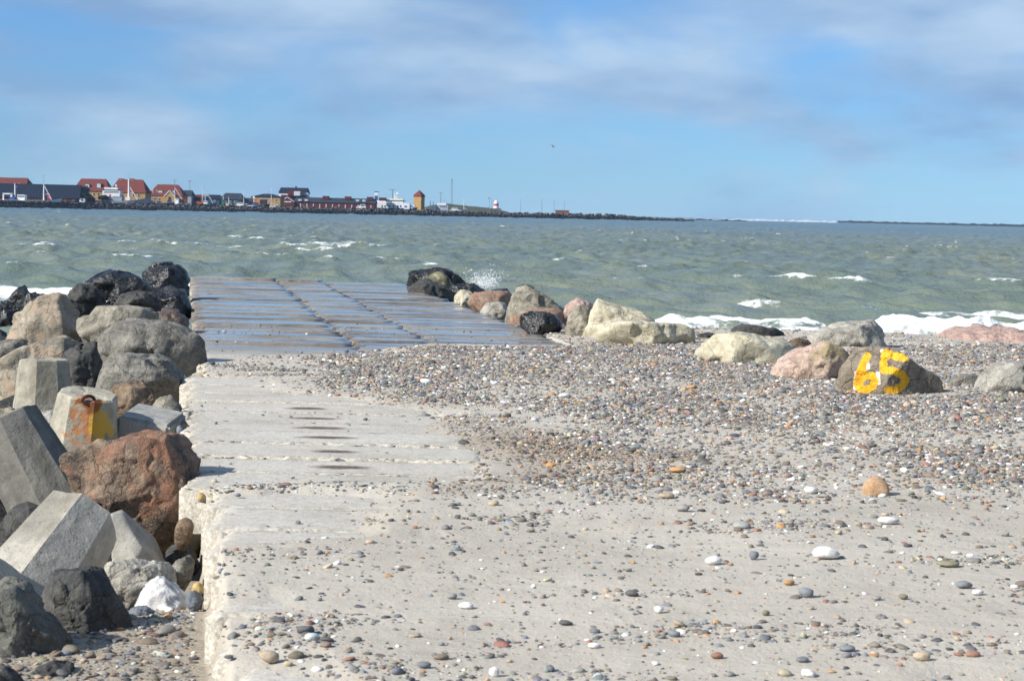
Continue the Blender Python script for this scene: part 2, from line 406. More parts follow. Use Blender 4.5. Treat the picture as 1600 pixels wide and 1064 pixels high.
# ------------------------------------------------------------------ sea
def sea_fn(X, Y):
    r = np.random.default_rng(7); Z = np.zeros_like(X)
    for i in range(34):
        lam = .8 * (10 / .8) ** (i / 33.0); th = math.radians(236 + r.normal(0, 27)); k = 2 * math.pi / lam
        amp = .024 * lam ** .5; ph = r.uniform(0, 6.28)
        q = k * (X * math.cos(th) + Y * math.sin(th)) + ph
        mod = .55 + .45 * np.sin(q * .13 + ph * 3 + X * .05)
        s = np.sin(q); Z += amp * mod * (s + .5 * s * s - .2)
    crest = Z.copy()
    return Z, crest
def sea_mesh():
    dyy = np.concatenate([np.linspace(255, 60, 470), np.linspace(59.6, 2.02, 260)])
    rows = F * 2.3 / dyy; u = np.linspace(-.40, .42, 760)
    Y = np.repeat(rows[:, None], len(u), 1); X = Y * u[None, :]
    Z, c = sea_fn(X, Y)
    cs = c / c.std()
    wc = fbm(X * .16, Y * .10, 0, 3, 40)
    foam = sstep(2.15, 3.5, cs + .5 * wc + .7 * fbm(X * 1.2, Y * .7, 0, 3, 44)) * .56
    foam *= np.clip(1.08 - Y / 900, .8, 1)
    # surf on the right of the jetty
    xr = XR(Y); rightside = sstep(.8, 3.5, X - xr)
    yb = 40.5 + 1.6 * fbm(X * .35, 0 * Y, 0, 3, 60) + .05 * X
    ridge = np.exp(-((Y - yb) / .85) ** 2) * rightside * (.8 + .4 * fbm(X * .5, Y * 0, 0, 2, 61))
    ridge = np.clip(ridge, 0, 1) * sstep(1.0, 3.0, X)
    Z = Z + .36 * ridge * (1 + .5 * fbm(X * 2.5, Y * 2.5, 0, 3, 62))
    fs = sstep(yb + 1.2, yb - .6, Y) * sstep(1.0, 3.0, X) * rightside
    foam = np.maximum(foam, .80 * sstep(.10, .5, ridge)); foam = np.maximum(foam, fs * .54)
    band = np.exp(-((Y - 47.5 - .12 * X - 2 * fbm(X * .3, Y * .2, 0, 3, 63)) / 2.4) ** 2) * sstep(5, 10, X)
    foam = np.maximum(foam, .60 * band)
    band = np.exp(-((Y - 53 - fbm(X * .3, Y * .2, 0, 3, 66)) / 1.0) ** 2) * sstep(2.5, 5, X) * sstep(9, 6, X)
    foam = np.maximum(foam, .55 * band)
    # white water among the rocks on the left and at the head of the jetty
    lf = sstep(XL(Y) - .6, XL(Y) - 2.2, X) * np.exp(-((Y - 47 - 1.5 * fbm(X * .3, 0 * Y, 0, 3, 64)) / 4.2) ** 2)
    foam = np.maximum(foam, .85 * lf); Z = Z + .25 * lf * (.5 + .5 * fbm(X, Y, 0, 3, 65))
    q = P(440, 432, SL); hf = np.exp(-((X - q[0]) / .8) ** 2 - ((Y - Y_END - 1.2) / .8) ** 2)
    foam = np.maximum(foam, .8 * hf); Z = Z + .55 * hf * (.6 + .6 * fbm(X * 2, Y * 2, 0, 3, 67))
    calm = np.where((X > XL(Y) - .5) & (X < xr + .5) & (Y < Y_END + .3), .3, 1.0)
    Z = SL + np.clip(Z * calm, -.5, .8)
    return grid_mesh('sea', X, Y, Z, {'foam': foam})
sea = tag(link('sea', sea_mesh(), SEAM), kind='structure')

# ------------------------------------------------------------------ jetty slabs
def slab_mesh(w, ln, seed, slot=None, nx=18, ny=8, th=.28):
    """top grid with worn, chipped rims, a skirt, and optionally a recessed slot"""
    r = np.random.default_rng(seed)
    xs = np.linspace(0, w, nx); ys = np.linspace(0, ln, ny)
    X, Y = np.meshgrid(xs, ys)
    e = np.minimum(np.minimum(X, w - X), np.minimum(Y, ln - Y))
    rim = sstep(.10, .0, e)
    X2 = X + rim * .012 * r.normal(size=X.shape); Y2 = Y + rim * .016 * r.normal(size=X.shape)
    Z = .006 * fbm(X * 2.5, Y * 2.5, seed * 3.3, 3, seed) - sstep(.03, 0, e) * (.012 + .012 * np.abs(r.normal(size=X.shape)))
    if slot: Z = Z * sstep(.9, 1.3, np.hypot((X - slot[0]) / .26, (Y - slot[1]) / .14))
    V = np.stack([X2, Y2, Z], -1).reshape(-1, 3).tolist(); nv = len(V)
    idx = np.arange(nx * ny).reshape(ny, nx); Fc = []
    for j in range(ny - 1):
        for i in range(nx - 1): Fc.append((idx[j, i], idx[j, i + 1], idx[j + 1, i + 1], idx[j + 1, i]))
    ring = list(idx[0, :]) + list(idx[1:, -1]) + list(idx[-1, -2::-1]) + list(idx[-2:0:-1, 0])
    for q in ring: V.append([V[q][0], V[q][1], -th])
    m = len(ring)
    for i in range(m): Fc.append((ring[i], nv + i, nv + (i + 1) % m, ring[(i + 1) % m]))
    me = bpy.data.meshes.new('slab'); me.from_pydata(V, [], [tuple(int(q) for q in f) for f in Fc])
    at = me.attributes.new('edge', 'FLOAT', 'POINT')
    ev = np.concatenate([sstep(.11, .02, e + .05 * r.normal(size=e.shape)).ravel(), np.ones(m)]); at.data.foreach_set('value', ev.astype(np.float32))
    me.polygons.foreach_set('use_smooth', [True] * len(me.polygons)); me.materials.append(JM); me.update()
    return me
PITCHY = .78
jetty = empty('concrete_jetty', (float(XL(10)), 10, 0), 'long low concrete jetty of wet slabs running out from the beach into the sea', 'jetty')
JO = np.array(jetty.location)
def slot_mat():
    a = N('wet_dark_sand'); v = a.obj(); ln = a.n('ShaderNodeVectorMath', operation='LENGTH'); a.l(a.map(v, (4.0, 8.0, 0)), ln.inputs[0])
    f = a.math('ADD', ln.outputs['Value'], a.math('MULTIPLY', a.math('SUBTRACT', a.noise(a.map(a.pos(), (.5, 1, 1)), 26, 5, .7), .5), 1.1))
    g = a.mix(a.rng(a.noise(a.pos(), 45, 4), .35, .65), (.05, .036, .025), (.15, .105, .07))
    return a.set(a.mix(a.rng(f, .5, .95), g, (.44, .415, .36)), .8)
wet_slot = slot_mat()
slot_me = None
def slot_mesh():
    a = MB(); n = 20
    V = [(0, 0, .0)]; Fc = []
    for i in range(n):
        q = 2 * math.pi * i / n; V.append((.23 * math.cos(q) * (1 + .1 * random.uniform(-1, 1)), .13 * math.sin(q) * (1 + .25 * random.uniform(-1, 1)), -.002))
    for i in range(n): Fc.append((0, 1 + i, 1 + (i + 1) % n))
    me = bpy.data.meshes.new('slot'); me.from_pydata(V, [], Fc); me.materials.append(wet_slot); return me
slot_me = slot_mesh()
strips = [(XL, XJ1), (XJ1, XJ2), (XJ2, XR)]
wid = [float(b(30) - a(30)) for a, b in strips]
variants = [[slab_mesh(w - .035, PITCHY - .03, 100 + 10 * s + k) for k in range(5)] for s, w in enumerate(wid)]
near_var = [slab_mesh(wid[0] + .06, PITCHY - .015, 200 + k, nx=36, ny=16) for k in range(4)]
slot_var = [slab_mesh(wid[0] + .08, PITCHY - .015, 220 + k, slot=(1.02, .36), nx=64, ny=44) for k in range(4)]
y = 5.6 + PITCHY * 0; yrow = []
yy = Y_STEP - PITCHY * 9
while yy < Y_END - PITCHY * .9: yrow.append(yy); yy += PITCHY
for j, yy in enumerate(yrow):
    for s, (a, b) in enumerate(strips):
        if (s == 1 and yy < 11) or (s == 2 and yy < 21): continue
        near = yy < Y_STEP - .05
        if s == 0 and yy < 22: me = (slot_var if Y_STEP - .4 < yy < Y_STEP + 5.4 else near_var)[(j * 3 + 1) % 4]
        else: me = variants[s][random.randrange(5)]
        off = (.0 if near else -.14 if yy < 20.5 else 0) if s == 0 else 0
        o = link('slab', me, None, jetty)
        last = yy > Y_END - 2.2 * PITCHY
        zj = random.uniform(-.012, .010) + (.0 if yy < 23 else random.uniform(-.006, .004)) + (random.choice([-.05, .03, -.02]) if last else 0)
        o.location = (float(a(yy)) + .015 + off + random.uniform(-.012, .012) - JO[0], yy - JO[1] + random.uniform(-.006, .006), zj - JO[2])
        o.rotation_euler = (random.uniform(-.010, .010) * (1 if yy < 23 else .45), random.uniform(-.004, .004), random.uniform(-.004, .004))
        if s == 0 and Y_STEP - .4 < yy < Y_STEP + 5.4:
            so = link('slot', slot_me, None, o); so.location = (1.02, .36, .0025); so.scale = (1 + random.uniform(-.15, .12), random.uniform(.85, 1.3), 1)
# concrete footing under the slabs, coloured dark for the shadow beside the jetty
fb = MB(JO); V = []
for yq in (5.4, Y_END - .15):
    for xq in (XL(yq) + .45, XR(yq) - .12):
        V += [(xq, yq, -.262), (xq, yq, -1.8)]
fb.add(V, [(0, 2, 6, 4), (1, 5, 7, 3), (0, 4, 5, 1), (2, 3, 7, 6), (0, 1, 3, 2), (4, 6, 7, 5)]).build('footing', concrete_mat('shade_dark_footing', (.06, .05, .042)), jetty)

# ------------------------------------------------------------------ boulders
_ico = {}
def ico(n):
    if n not in _ico:
        bm = bmesh.new(); bmesh.ops.create_icosphere(bm, subdivisions=n, radius=1.0)
        bm.verts.ensure_lookup_table()
        _ico[n] = (np.array([v.co[:] for v in bm.verts]), [tuple(v.index for v in f.verts) for f in bm.faces]); bm.free()
    return _ico[n]
def hull2(pts):
    pts = sorted(map(tuple, pts))
    def half(it):
        h = []
        for p in it:
            while len(h) > 1 and (h[-1][0] - h[-2][0]) * (p[1] - h[-2][1]) - (h[-1][1] - h[-2][1]) * (p[0] - h[-2][0]) <= 0: h.pop()
            h.append(p)
        return h
    lo = half(pts); hi = half(reversed(pts)); return np.array(lo[:-1] + hi[:-1])      # counter-clockwise
def rock(name, label, poly, d=None, m='grey', seed=1, k=90, rough=.062, sub=4, t=None, group=None, sink=.3, cat='boulder', thick=.46, paint=None, chips=20):
    r = np.random.default_rng(seed + 1000)
    cl = .82
    if m in ('black', 'darkgrey') and cat == 'boulder': rough, chips, cl, sub = max(rough, .062), 12, .62, max(sub, 5)
    poly = np.array(poly, float); ymax = poly[:, 1].max(); hh = ymax - poly[:, 1].min(); ww = np.ptp(poly[:, 0])
    if d is None:                                   # standing on the beach: the foot of its front meets the ground there
        d0 = P(poly[:, 0].mean(), ymax)[1]; t_ = thick * math.sqrt(ww * hh) * d0 / F; d = d0 + .75 * t_
    q = poly.copy(); low = q[:, 1] > ymax - .25 * hh; q[low, 1] += sink * hh
    w3 = np.array([W(a, b, d) for a, b in q]); H = hull2(w3[:, [0, 2]])
    c = np.array([H[:, 0].mean(), H[:, 1].mean()]); ext = math.sqrt(np.ptp(H[:, 0]) * np.ptp(H[:, 1]))
    t = t or thick * ext
    pl = []
    for i in range(len(H)):
        e = H[(i + 1) % len(H)] - H[i]; ln = np.hypot(*e)
        if ln < .02 * ext: continue
        n2 = np.array([e[1], -e[0]]) / ln; p = n2 @ (H[i] - c)
        n3 = np.array([n2[0], r.uniform(-.22, .22), n2[1]]); nl = np.linalg.norm(n3); pl.append((n3 / nl, max(p, .05 * ext) / nl))
    for sgn in (-1, 1):
        for _ in range(3):
            n3 = np.array([r.normal(0, .5), sgn * 1.0, r.normal(.15, .45)]); n3 /= np.linalg.norm(n3); pl.append((n3, t * r.uniform(.78, 1.05)))
    for _ in range(chips):
        n3 = r.normal(size=3); n3[1] = -abs(n3[1]) * 1.2; n3 /= np.linalg.norm(n3)
        sup = math.sqrt((n3[0] * np.ptp(H[:, 0]) / 2) ** 2 + (n3[1] * t) ** 2 + (n3[2] * np.ptp(H[:, 1]) / 2) ** 2); pl.append((n3, sup * r.uniform(cl, 1.02)))
    v, f = ico(sub)
    A = np.array([p[0] for p in pl]); B = np.array([p[1] for p in pl])
    ks = k
    rr = (np.clip(v @ A.T / B, 0, None) ** ks).sum(1) ** (-1.0 / ks)
    if k >= 60 and cat == 'boulder':                # fracture facets
        ns = 46; S = r.normal(size=(ns, 3)); S /= np.linalg.norm(S, axis=1, keepdims=True)
        q_ = np.clip(S @ A.T / B, 0, None); rS = (q_ ** ks).sum(1) ** (-1.0 / ks); nS = A[q_.argmax(1)] + r.normal(0, .22, (ns, 3)); nS /= np.linalg.norm(nS, axis=1, keepdims=True)
        jit = v + .10 * np.stack([fbm(v[:, 0] * 4, v[:, 1] * 4, v[:, 2] * 4 + 9 * a_, 2, seed + a_) for a_ in range(3)], -1)
        near_ = (jit @ S.T).argmax(1); den = np.clip((v * nS[near_]).sum(1), .25, None)
        rf = rS[near_] * (nS * S).sum(1)[near_] / den * r.uniform(.95, 1.03, ns)[near_]
        fa = .8 if paint is None else .3
        rr = (1 - fa) * rr + fa * np.clip(rf, .84 * rr, 1.06 * rr)
    co = v * rr[:, None]
    sc = 2.2 / ext; s = seed * 7.13
    nz = fbm(co[:, 0] * sc + s, co[:, 1] * sc, co[:, 2] * sc, 4, seed)
    n2_ = fbm(co[:, 0] * sc * 4 + s, co[:, 1] * sc * 4, co[:, 2] * sc * 4, 4, seed + 5)
    rid = 1 - np.abs(fbm(co[:, 0] * sc * 1.7, co[:, 1] * sc * 1.7 + s, co[:, 2] * sc * 1.7, 3, seed + 9)) * 2.2
    co = co * (1 + rough * nz * 1.5 + rough * .55 * n2_ - rough * .9 * np.clip(rid - .72, 0, 1) * 2)[:, None]
    me = bpy.data.meshes.new(name); me.from_pydata(co.tolist(), [], f)
    if paint is not None:
        wp = co + np.array([c[0], d, c[1]]); vv = wp - CAM; dz = vv @ Fv
        pxx = 800 + F * (vv @ Rv) / dz; pyy = 532 - F * (vv @ Uv) / dz
        front = (co[:, 1] < .35 * t)
        for an, strokes, hw in paint:
            dm = np.full(len(co), 99.0)
            for st in strokes:
                for (ax, ay), (bx, by) in zip(st[:-1], st[1:]):
                    dx, dy_ = bx - ax, by - ay; tt = np.clip(((pxx - ax) * dx + (pyy - ay) * dy_) / (dx * dx + dy_ * dy_), 0, 1)
                    dm = np.minimum(dm, np.hypot(pxx - ax - tt * dx, pyy - ay - tt * dy_))
            at = me.attributes.new(an, 'FLOAT', 'POINT'); at.data.foreach_set('value', np.where(front, np.clip(1 - dm / (2 * hw), 0, 1), 0).astype(np.float32))
    me.update()
    o = link(name, me, RM[m] if isinstance(m, str) else m, None, True)
    o.location = (c[0], d, c[1])
    return tag(o, label, cat, group)

GL, GR = 'boulders piled left of the jetty', 'boulders along the right of the jetty and the shore'
LEFT = [
 # label, polygon in photo pixels, distance, material, seed, extra
 ('wet black boulder at the seaward end of the left pile, touching the jetty', [(223, 428), (240, 418), (272, 416), (290, 434), (295, 455), (290, 476), (255, 480), (226, 455)], 37, 'black', 1, {}),
 ('small black cap stone crowning the seaward end of the left pile', [(228, 422), (240, 411), (262, 409), (275, 414), (276, 424), (250, 430), (232, 428)], 39, 'black', 2, {}),
 ('broad wet black boulder with a flat shiny top in the left pile', [(137, 442), (154, 421), (172, 420), (202, 427), (224, 440), (238, 460), (232, 484), (150, 484)], 35, 'black', 3, {}),
 ('knobbly dark boulder left of the broad shiny one', [(101, 464), (112, 452), (130, 444), (150, 450), (164, 470), (150, 490), (108, 484)], 33, 'black', 4, {'m': 'darkgrey'}),
 ('dark grey rounded boulder in front of the broad shiny black one', [(178, 474), (190, 460), (215, 452), (238, 458), (252, 478), (240, 492), (185, 492)], 32, 'darkgrey', 5, {}),
 ('jagged black boulder wedged against the jetty near the sea', [(236, 455), (265, 448), (290, 460), (298, 480), (297, 505), (262, 500), (240, 478)], 33.5, 'black', 6, {}),
 ('pointed dark boulder standing in the white surf at far left', [(8, 474), (22, 456), (36, 445), (48, 456), (46, 480), (12, 482)], 41, 'darkgrey', 7, {'m': 'black'}),
 ('dark wedge-shaped boulder in the surf right of the pointed one', [(34, 478), (44, 460), (56, 456), (80, 462), (70, 478), (40, 484)], 39, 'black', 8, {}),
 ('flat dark rock at the left border above the tan boulders', [(-20, 500), (-10, 488), (20, 484), (48, 484), (40, 498), (10, 512), (-20, 515)], 33, 'black', 9, {}),
 ('low black rock in the surf at the left border', [(-15, 486), (-5, 472), (12, 470), (20, 480), (10, 490)], 38, 'black', 10, {}),
 ('large tan boulder with an orange flush and a dark broken right side', [(6, 528), (22, 490), (52, 478), (82, 461), (108, 465), (131, 490), (122, 515), (92, 534), (40, 545), (12, 542)], 28, 'tan', 11, {'sub': 5}),
 ('long pale tan boulder lying behind the biggest grey boulder', [(112, 522), (118, 502), (150, 481), (200, 478), (236, 482), (248, 500), (240, 520), (180, 535), (130, 538)], 26.5, 'greytan', 12, {'sub': 5}),
 ('low red-brown rock between the long pale boulder and the jetty', [(234, 500), (245, 487), (280, 484), (296, 494), (298, 512), (270, 520), (238, 515)], 27.5, 'wetred', 13, {}),
 ('biggest grey boulder, its dark right side leaning over the jetty edge', [(146, 545), (158, 516), (190, 503), (225, 499), (268, 506), (300, 518), (317, 535), (318, 552), (308, 577), (268, 590), (180, 588), (150, 580)], 22.2, 'grey', 14, {'sub': 5, 'thick': .42}),
 ('grey boulder with a pale left facet below the biggest grey one', [(150, 603), (160, 575), (173, 553), (192, 551), (228, 556), (266, 570), (283, 584), (279, 610), (268, 626), (170, 626)], 20.2, 'grey', 15, {'sub': 5}),
 ('very dark boulder in shadow left of the two big grey boulders', [(92, 568), (100, 548), (122, 532), (146, 536), (154, 562), (152, 606), (115, 614), (95, 600)], 21.4, 'black', 16, {'m': 'darkgrey'}),
 ('tan brown boulder with a ragged top behind the upright concrete leg', [(-20, 640), (-10, 575), (30, 545), (70, 530), (106, 528), (118, 545), (95, 580), (60, 625), (0, 660)], 22.4, 'tan', 17, {'sub': 5}),
 ('small grey rock at the left border behind the tan brown boulder', [(-20, 560), (-15, 538), (10, 530), (35, 534), (48, 546), (20, 562)], 25, 'grey', 18, {}),
 ('rough brown rock between the grey boulder and the concrete block', [(160, 630), (180, 603), (206, 597), (226, 602), (246, 622), (240, 652), (185, 655)], 17.8, 'brown', 19, {'sub': 5}),
 ('small olive brown rock against the jetty right of the rough brown rock', [(232, 640), (248, 622), (268, 618), (284, 634), (282, 658), (250, 664)], 17.2, 'greytan', 20, {}),
 ('pale beige rock peeking out between the two upright concrete legs', [(44, 680), (56, 652), (80, 645), (96, 660), (96, 700), (60, 705)], 16.6, 'palegrey', 21, {}),
 ('large reddish brown boulder with a pitted face beside the jetty', [(98, 742), (108, 712), (140, 696), (190, 679), (235, 676), (272, 681), (298, 702), (305, 735), (300, 775), (280, 810), (262, 838), (235, 846), (180, 812), (120, 780)], 12.9, 'redbrown', 22, {'sub': 6, 'rough': .07, 'thick': .40}),
 ('small tan rock on the left border beside the upright concrete leg', [(-15, 660), (-5, 640), (20, 636), (30, 650), (24, 680), (-10, 690)], 17, 'tan', 23, {}),
 ('long rough pale rock between the large concrete leg and the white boulder', [(148, 900), (175, 880), (205, 874), (245, 878), (270, 884), (274, 915), (240, 935), (190, 948), (165, 930)], 10.2, 'palegrey', 24, {'sub': 5, 'rough': .09}),
 ('small grey stone against the jetty behind the white boulder', [(262, 892), (275, 876), (292, 869), (301, 880), (300, 902), (282, 915), (264, 908)], 10.4, 'grey', 25, {}),
 ('bright white boulder on the shingle beside the jetty', [(206, 952), (222, 922), (241, 902), (258, 906), (282, 928), (296, 952), (296, 970), (262, 972), (215, 966)], 9.7, 'white', 26, {'sub': 5, 'rough': .04}),
 ('blue-grey stone leaning on the front of the white boulder', [(196, 968), (206, 950), (225, 944), (244, 958), (250, 974), (230, 984), (202, 982)], 9.45, 'blue', 27, {}),
 ('big charcoal boulder with a flat shaded face at lower left', [(20, 930), (55, 900), (95, 889), (150, 890), (165, 902), (178, 930), (196, 960), (211, 990), (198, 1008), (130, 1034), (90, 1020), (30, 970)], 9.1, 'darkgrey', 28, {'sub': 6, 'thick': .34}),
 ('dark boulder with a lit grey face cut by the left border', [(-60, 1000), (-40, 930), (0, 908), (28, 914), (66, 962), (96, 1005), (122, 1032), (60, 1050), (0, 1046), (-50, 1050)], 8.6, 'darkgrey', 29, {'sub': 6, 'thick': .35, 'm': 'grey2'}),
 ('flat dark stone in the shadow at the bottom of the left pile', [(44, 1062), (58, 1042), (88, 1030), (110, 1036), (118, 1052), (100, 1072), (60, 1078)], 8.2, 'darkgrey', 30, {}),
 ('dark stone in the bottom left corner', [(-40, 1080), (-20, 1050), (5, 1040), (28, 1060), (40, 1090), (0, 1110)], 7.9, 'darkgrey', 31, {}),
 ('smooth yellow stone stuck in the notch of the jetty edge', [(304, 782), (305, 768), (312, 758), (320, 762), (323, 776), (318, 789), (309, 790)], 12.35, 'ochre', 32, {'cat': 'stone', 'k': 7, 'rough': .02, 'sub': 3, 'sink': 0}),
 ('rounded brown stone at the foot of the large reddish boulder', [(268, 838), (275, 815), (290, 804), (303, 815), (302, 836), (288, 850), (274, 850)], 12.0, 'brown', 33, {'cat': 'stone', 'k': 8, 'rough': .03}),
 ('dark stone in the shadowed gap between reddish boulder and jetty', [(255, 900), (262, 856), (285, 846), (306, 858), (310, 900)], 12.2, 'darkgrey', 38, {}),
 ('small blue stone between the white boulder and the jetty', [(288, 945), (292, 926), (305, 918), (315, 928), (314, 945), (300, 955)], 9.55, 'blue', 34, {'cat': 'stone', 'k': 8, 'rough': .03}),
 ('flat ochre stone beside the jetty right of the white boulder', [(298, 922), (300, 912), (310, 908), (319, 914), (318, 922), (308, 926)], 9.9, 'ochre', 35, {'cat': 'stone', 'k': 8, 'rough': .03}),
 ('white round stone lodged at the jetty edge below the biggest grey boulder', [(281, 594), (283, 586), (288, 583), (292, 588), (291, 596), (286, 600)], 20.4, 'white', 36, {'cat': 'stone', 'k': 7, 'rough': .02, 'sub': 3}),
 ('grey round stone lodged at the jetty edge beside the concrete block', [(275, 672), (277, 664), (284, 662), (288, 670), (286, 682), (278, 684)], 15.6, 'blue', 37, {'cat': 'stone', 'k': 7, 'rough': .02, 'sub': 3}),
]
RM['grey2'] = rock_mat('weathered_dark_rock', (.07, .07, .062), (.115, .115, .10), (.18, .175, .15))
for (lb, poly, d, m, seed, ex) in LEFT:
    ex = dict(ex); m = ex.pop('m', m)
    rock('stone' if ex.get('cat') == 'stone' else 'boulder', lb, poly, d, m, seed, group=GL, **ex)
# unseen rubble, added in dark stone to blacken the shaded gaps beneath the left pile
rb_v, rb_f = ico(2); RV = []; RF = []; rr_ = np.random.default_rng(77)
for _ in range(170):
    yq = rr_.uniform(11.5, 36); xq = XL(yq) - .42 - rr_.uniform(0, 1) ** 1.3 * 4.2; sz = rr_.uniform(.2, .38); n0 = len(RV)
    A_ = rr_.normal(size=(9, 3)); A_ /= np.linalg.norm(A_, axis=1, keepdims=True); q_ = ((np.clip(rb_v @ A_.T / .75, 0, None) ** 20).sum(1) + 1) ** (-1 / 20)
    RV += (rb_v * q_[:, None] * sz * rr_.uniform(.7, 1.2, 3) + np.array([xq, yq, -.55 + rr_.uniform(-.05, .1)])).tolist(); RF += [tuple(i + n0 for i in f) for f in rb_f]
me = bpy.data.meshes.new('rubble'); me.from_pydata(RV, [], RF); me.update()
tag(link('rubble', me, RM['darkgrey']), 'unseen dark rubble added to blacken the gaps beneath the left boulders', 'rubble', kind='stuff')
# painted boulder
def paint_mat():
    m = rock_mat('painted_grey_rock', (.15, .122, .09), (.25, .21, .16), (.33, .285, .22), bump=1.0)
    a = N.__new__(N); a.m = m; a.t = m.node_tree; a.b = a.t.nodes['Principled BSDF']
    src = a.b.inputs['Base Color'].links[0].from_socket
    nz = a.math('MULTIPLY', a.math('SUBTRACT', a.noise(a.obj(), 40, 5, .75), .5), .85)
    f2 = a.math('ADD', a.attr('white').outputs['Fac'], nz); f = a.math('ADD', a.attr('paint').outputs['Fac'], nz)
    col = a.mix(a.rng(f2, .52, .60, 0, .85), src, (.75, .72, .66))
    yel = a.mix(a.rng(a.noise(a.obj(), 9, 4), .35, .7), (.78, .36, .01), (.83, .48, .03))
    col = a.mix(a.rng(f, .46, .54, 0, .97), col, yel); a.l(col, a.b.inputs['Base Color']); return m
def zz(pts): return [(1050 + x / 2.909, 480 + y / 2.909) for x, y in pts]
six = zz([(888, 222), (868, 262), (850, 310), (842, 352), (856, 376), (886, 374), (914, 356), (924, 332), (908, 312), (880, 310), (858, 330)])
five = [zz([(1058, 230), (1005, 220), (970, 208)]), zz([(968, 212), (962, 248), (962, 284), (1005, 288), (1044, 305), (1062, 330), (1048, 356), (1015, 374), (980, 378)])]
wht = [zz([(885, 225), (892, 275)]), zz([(955, 198), (985, 208), (1060, 236)]), zz([(838, 300), (832, 370)]), zz([(940, 345), (935, 300)])]
rock('boulder', 'grey-brown boulder with a painted yellow 65 on its face', [(1307, 620), (1314, 582), (1328, 558), (1350, 540), (1372, 536), (1392, 541), (1432, 566), (1466, 590), (1483, 617), (1440, 627), (1350, 624)],
     None, paint_mat(), 50, sub=6, group=GR, thick=.34, k=60, chips=4, rough=.05, paint=[('paint', [six] + five, 6.0), ('white', wht, 3.5)])
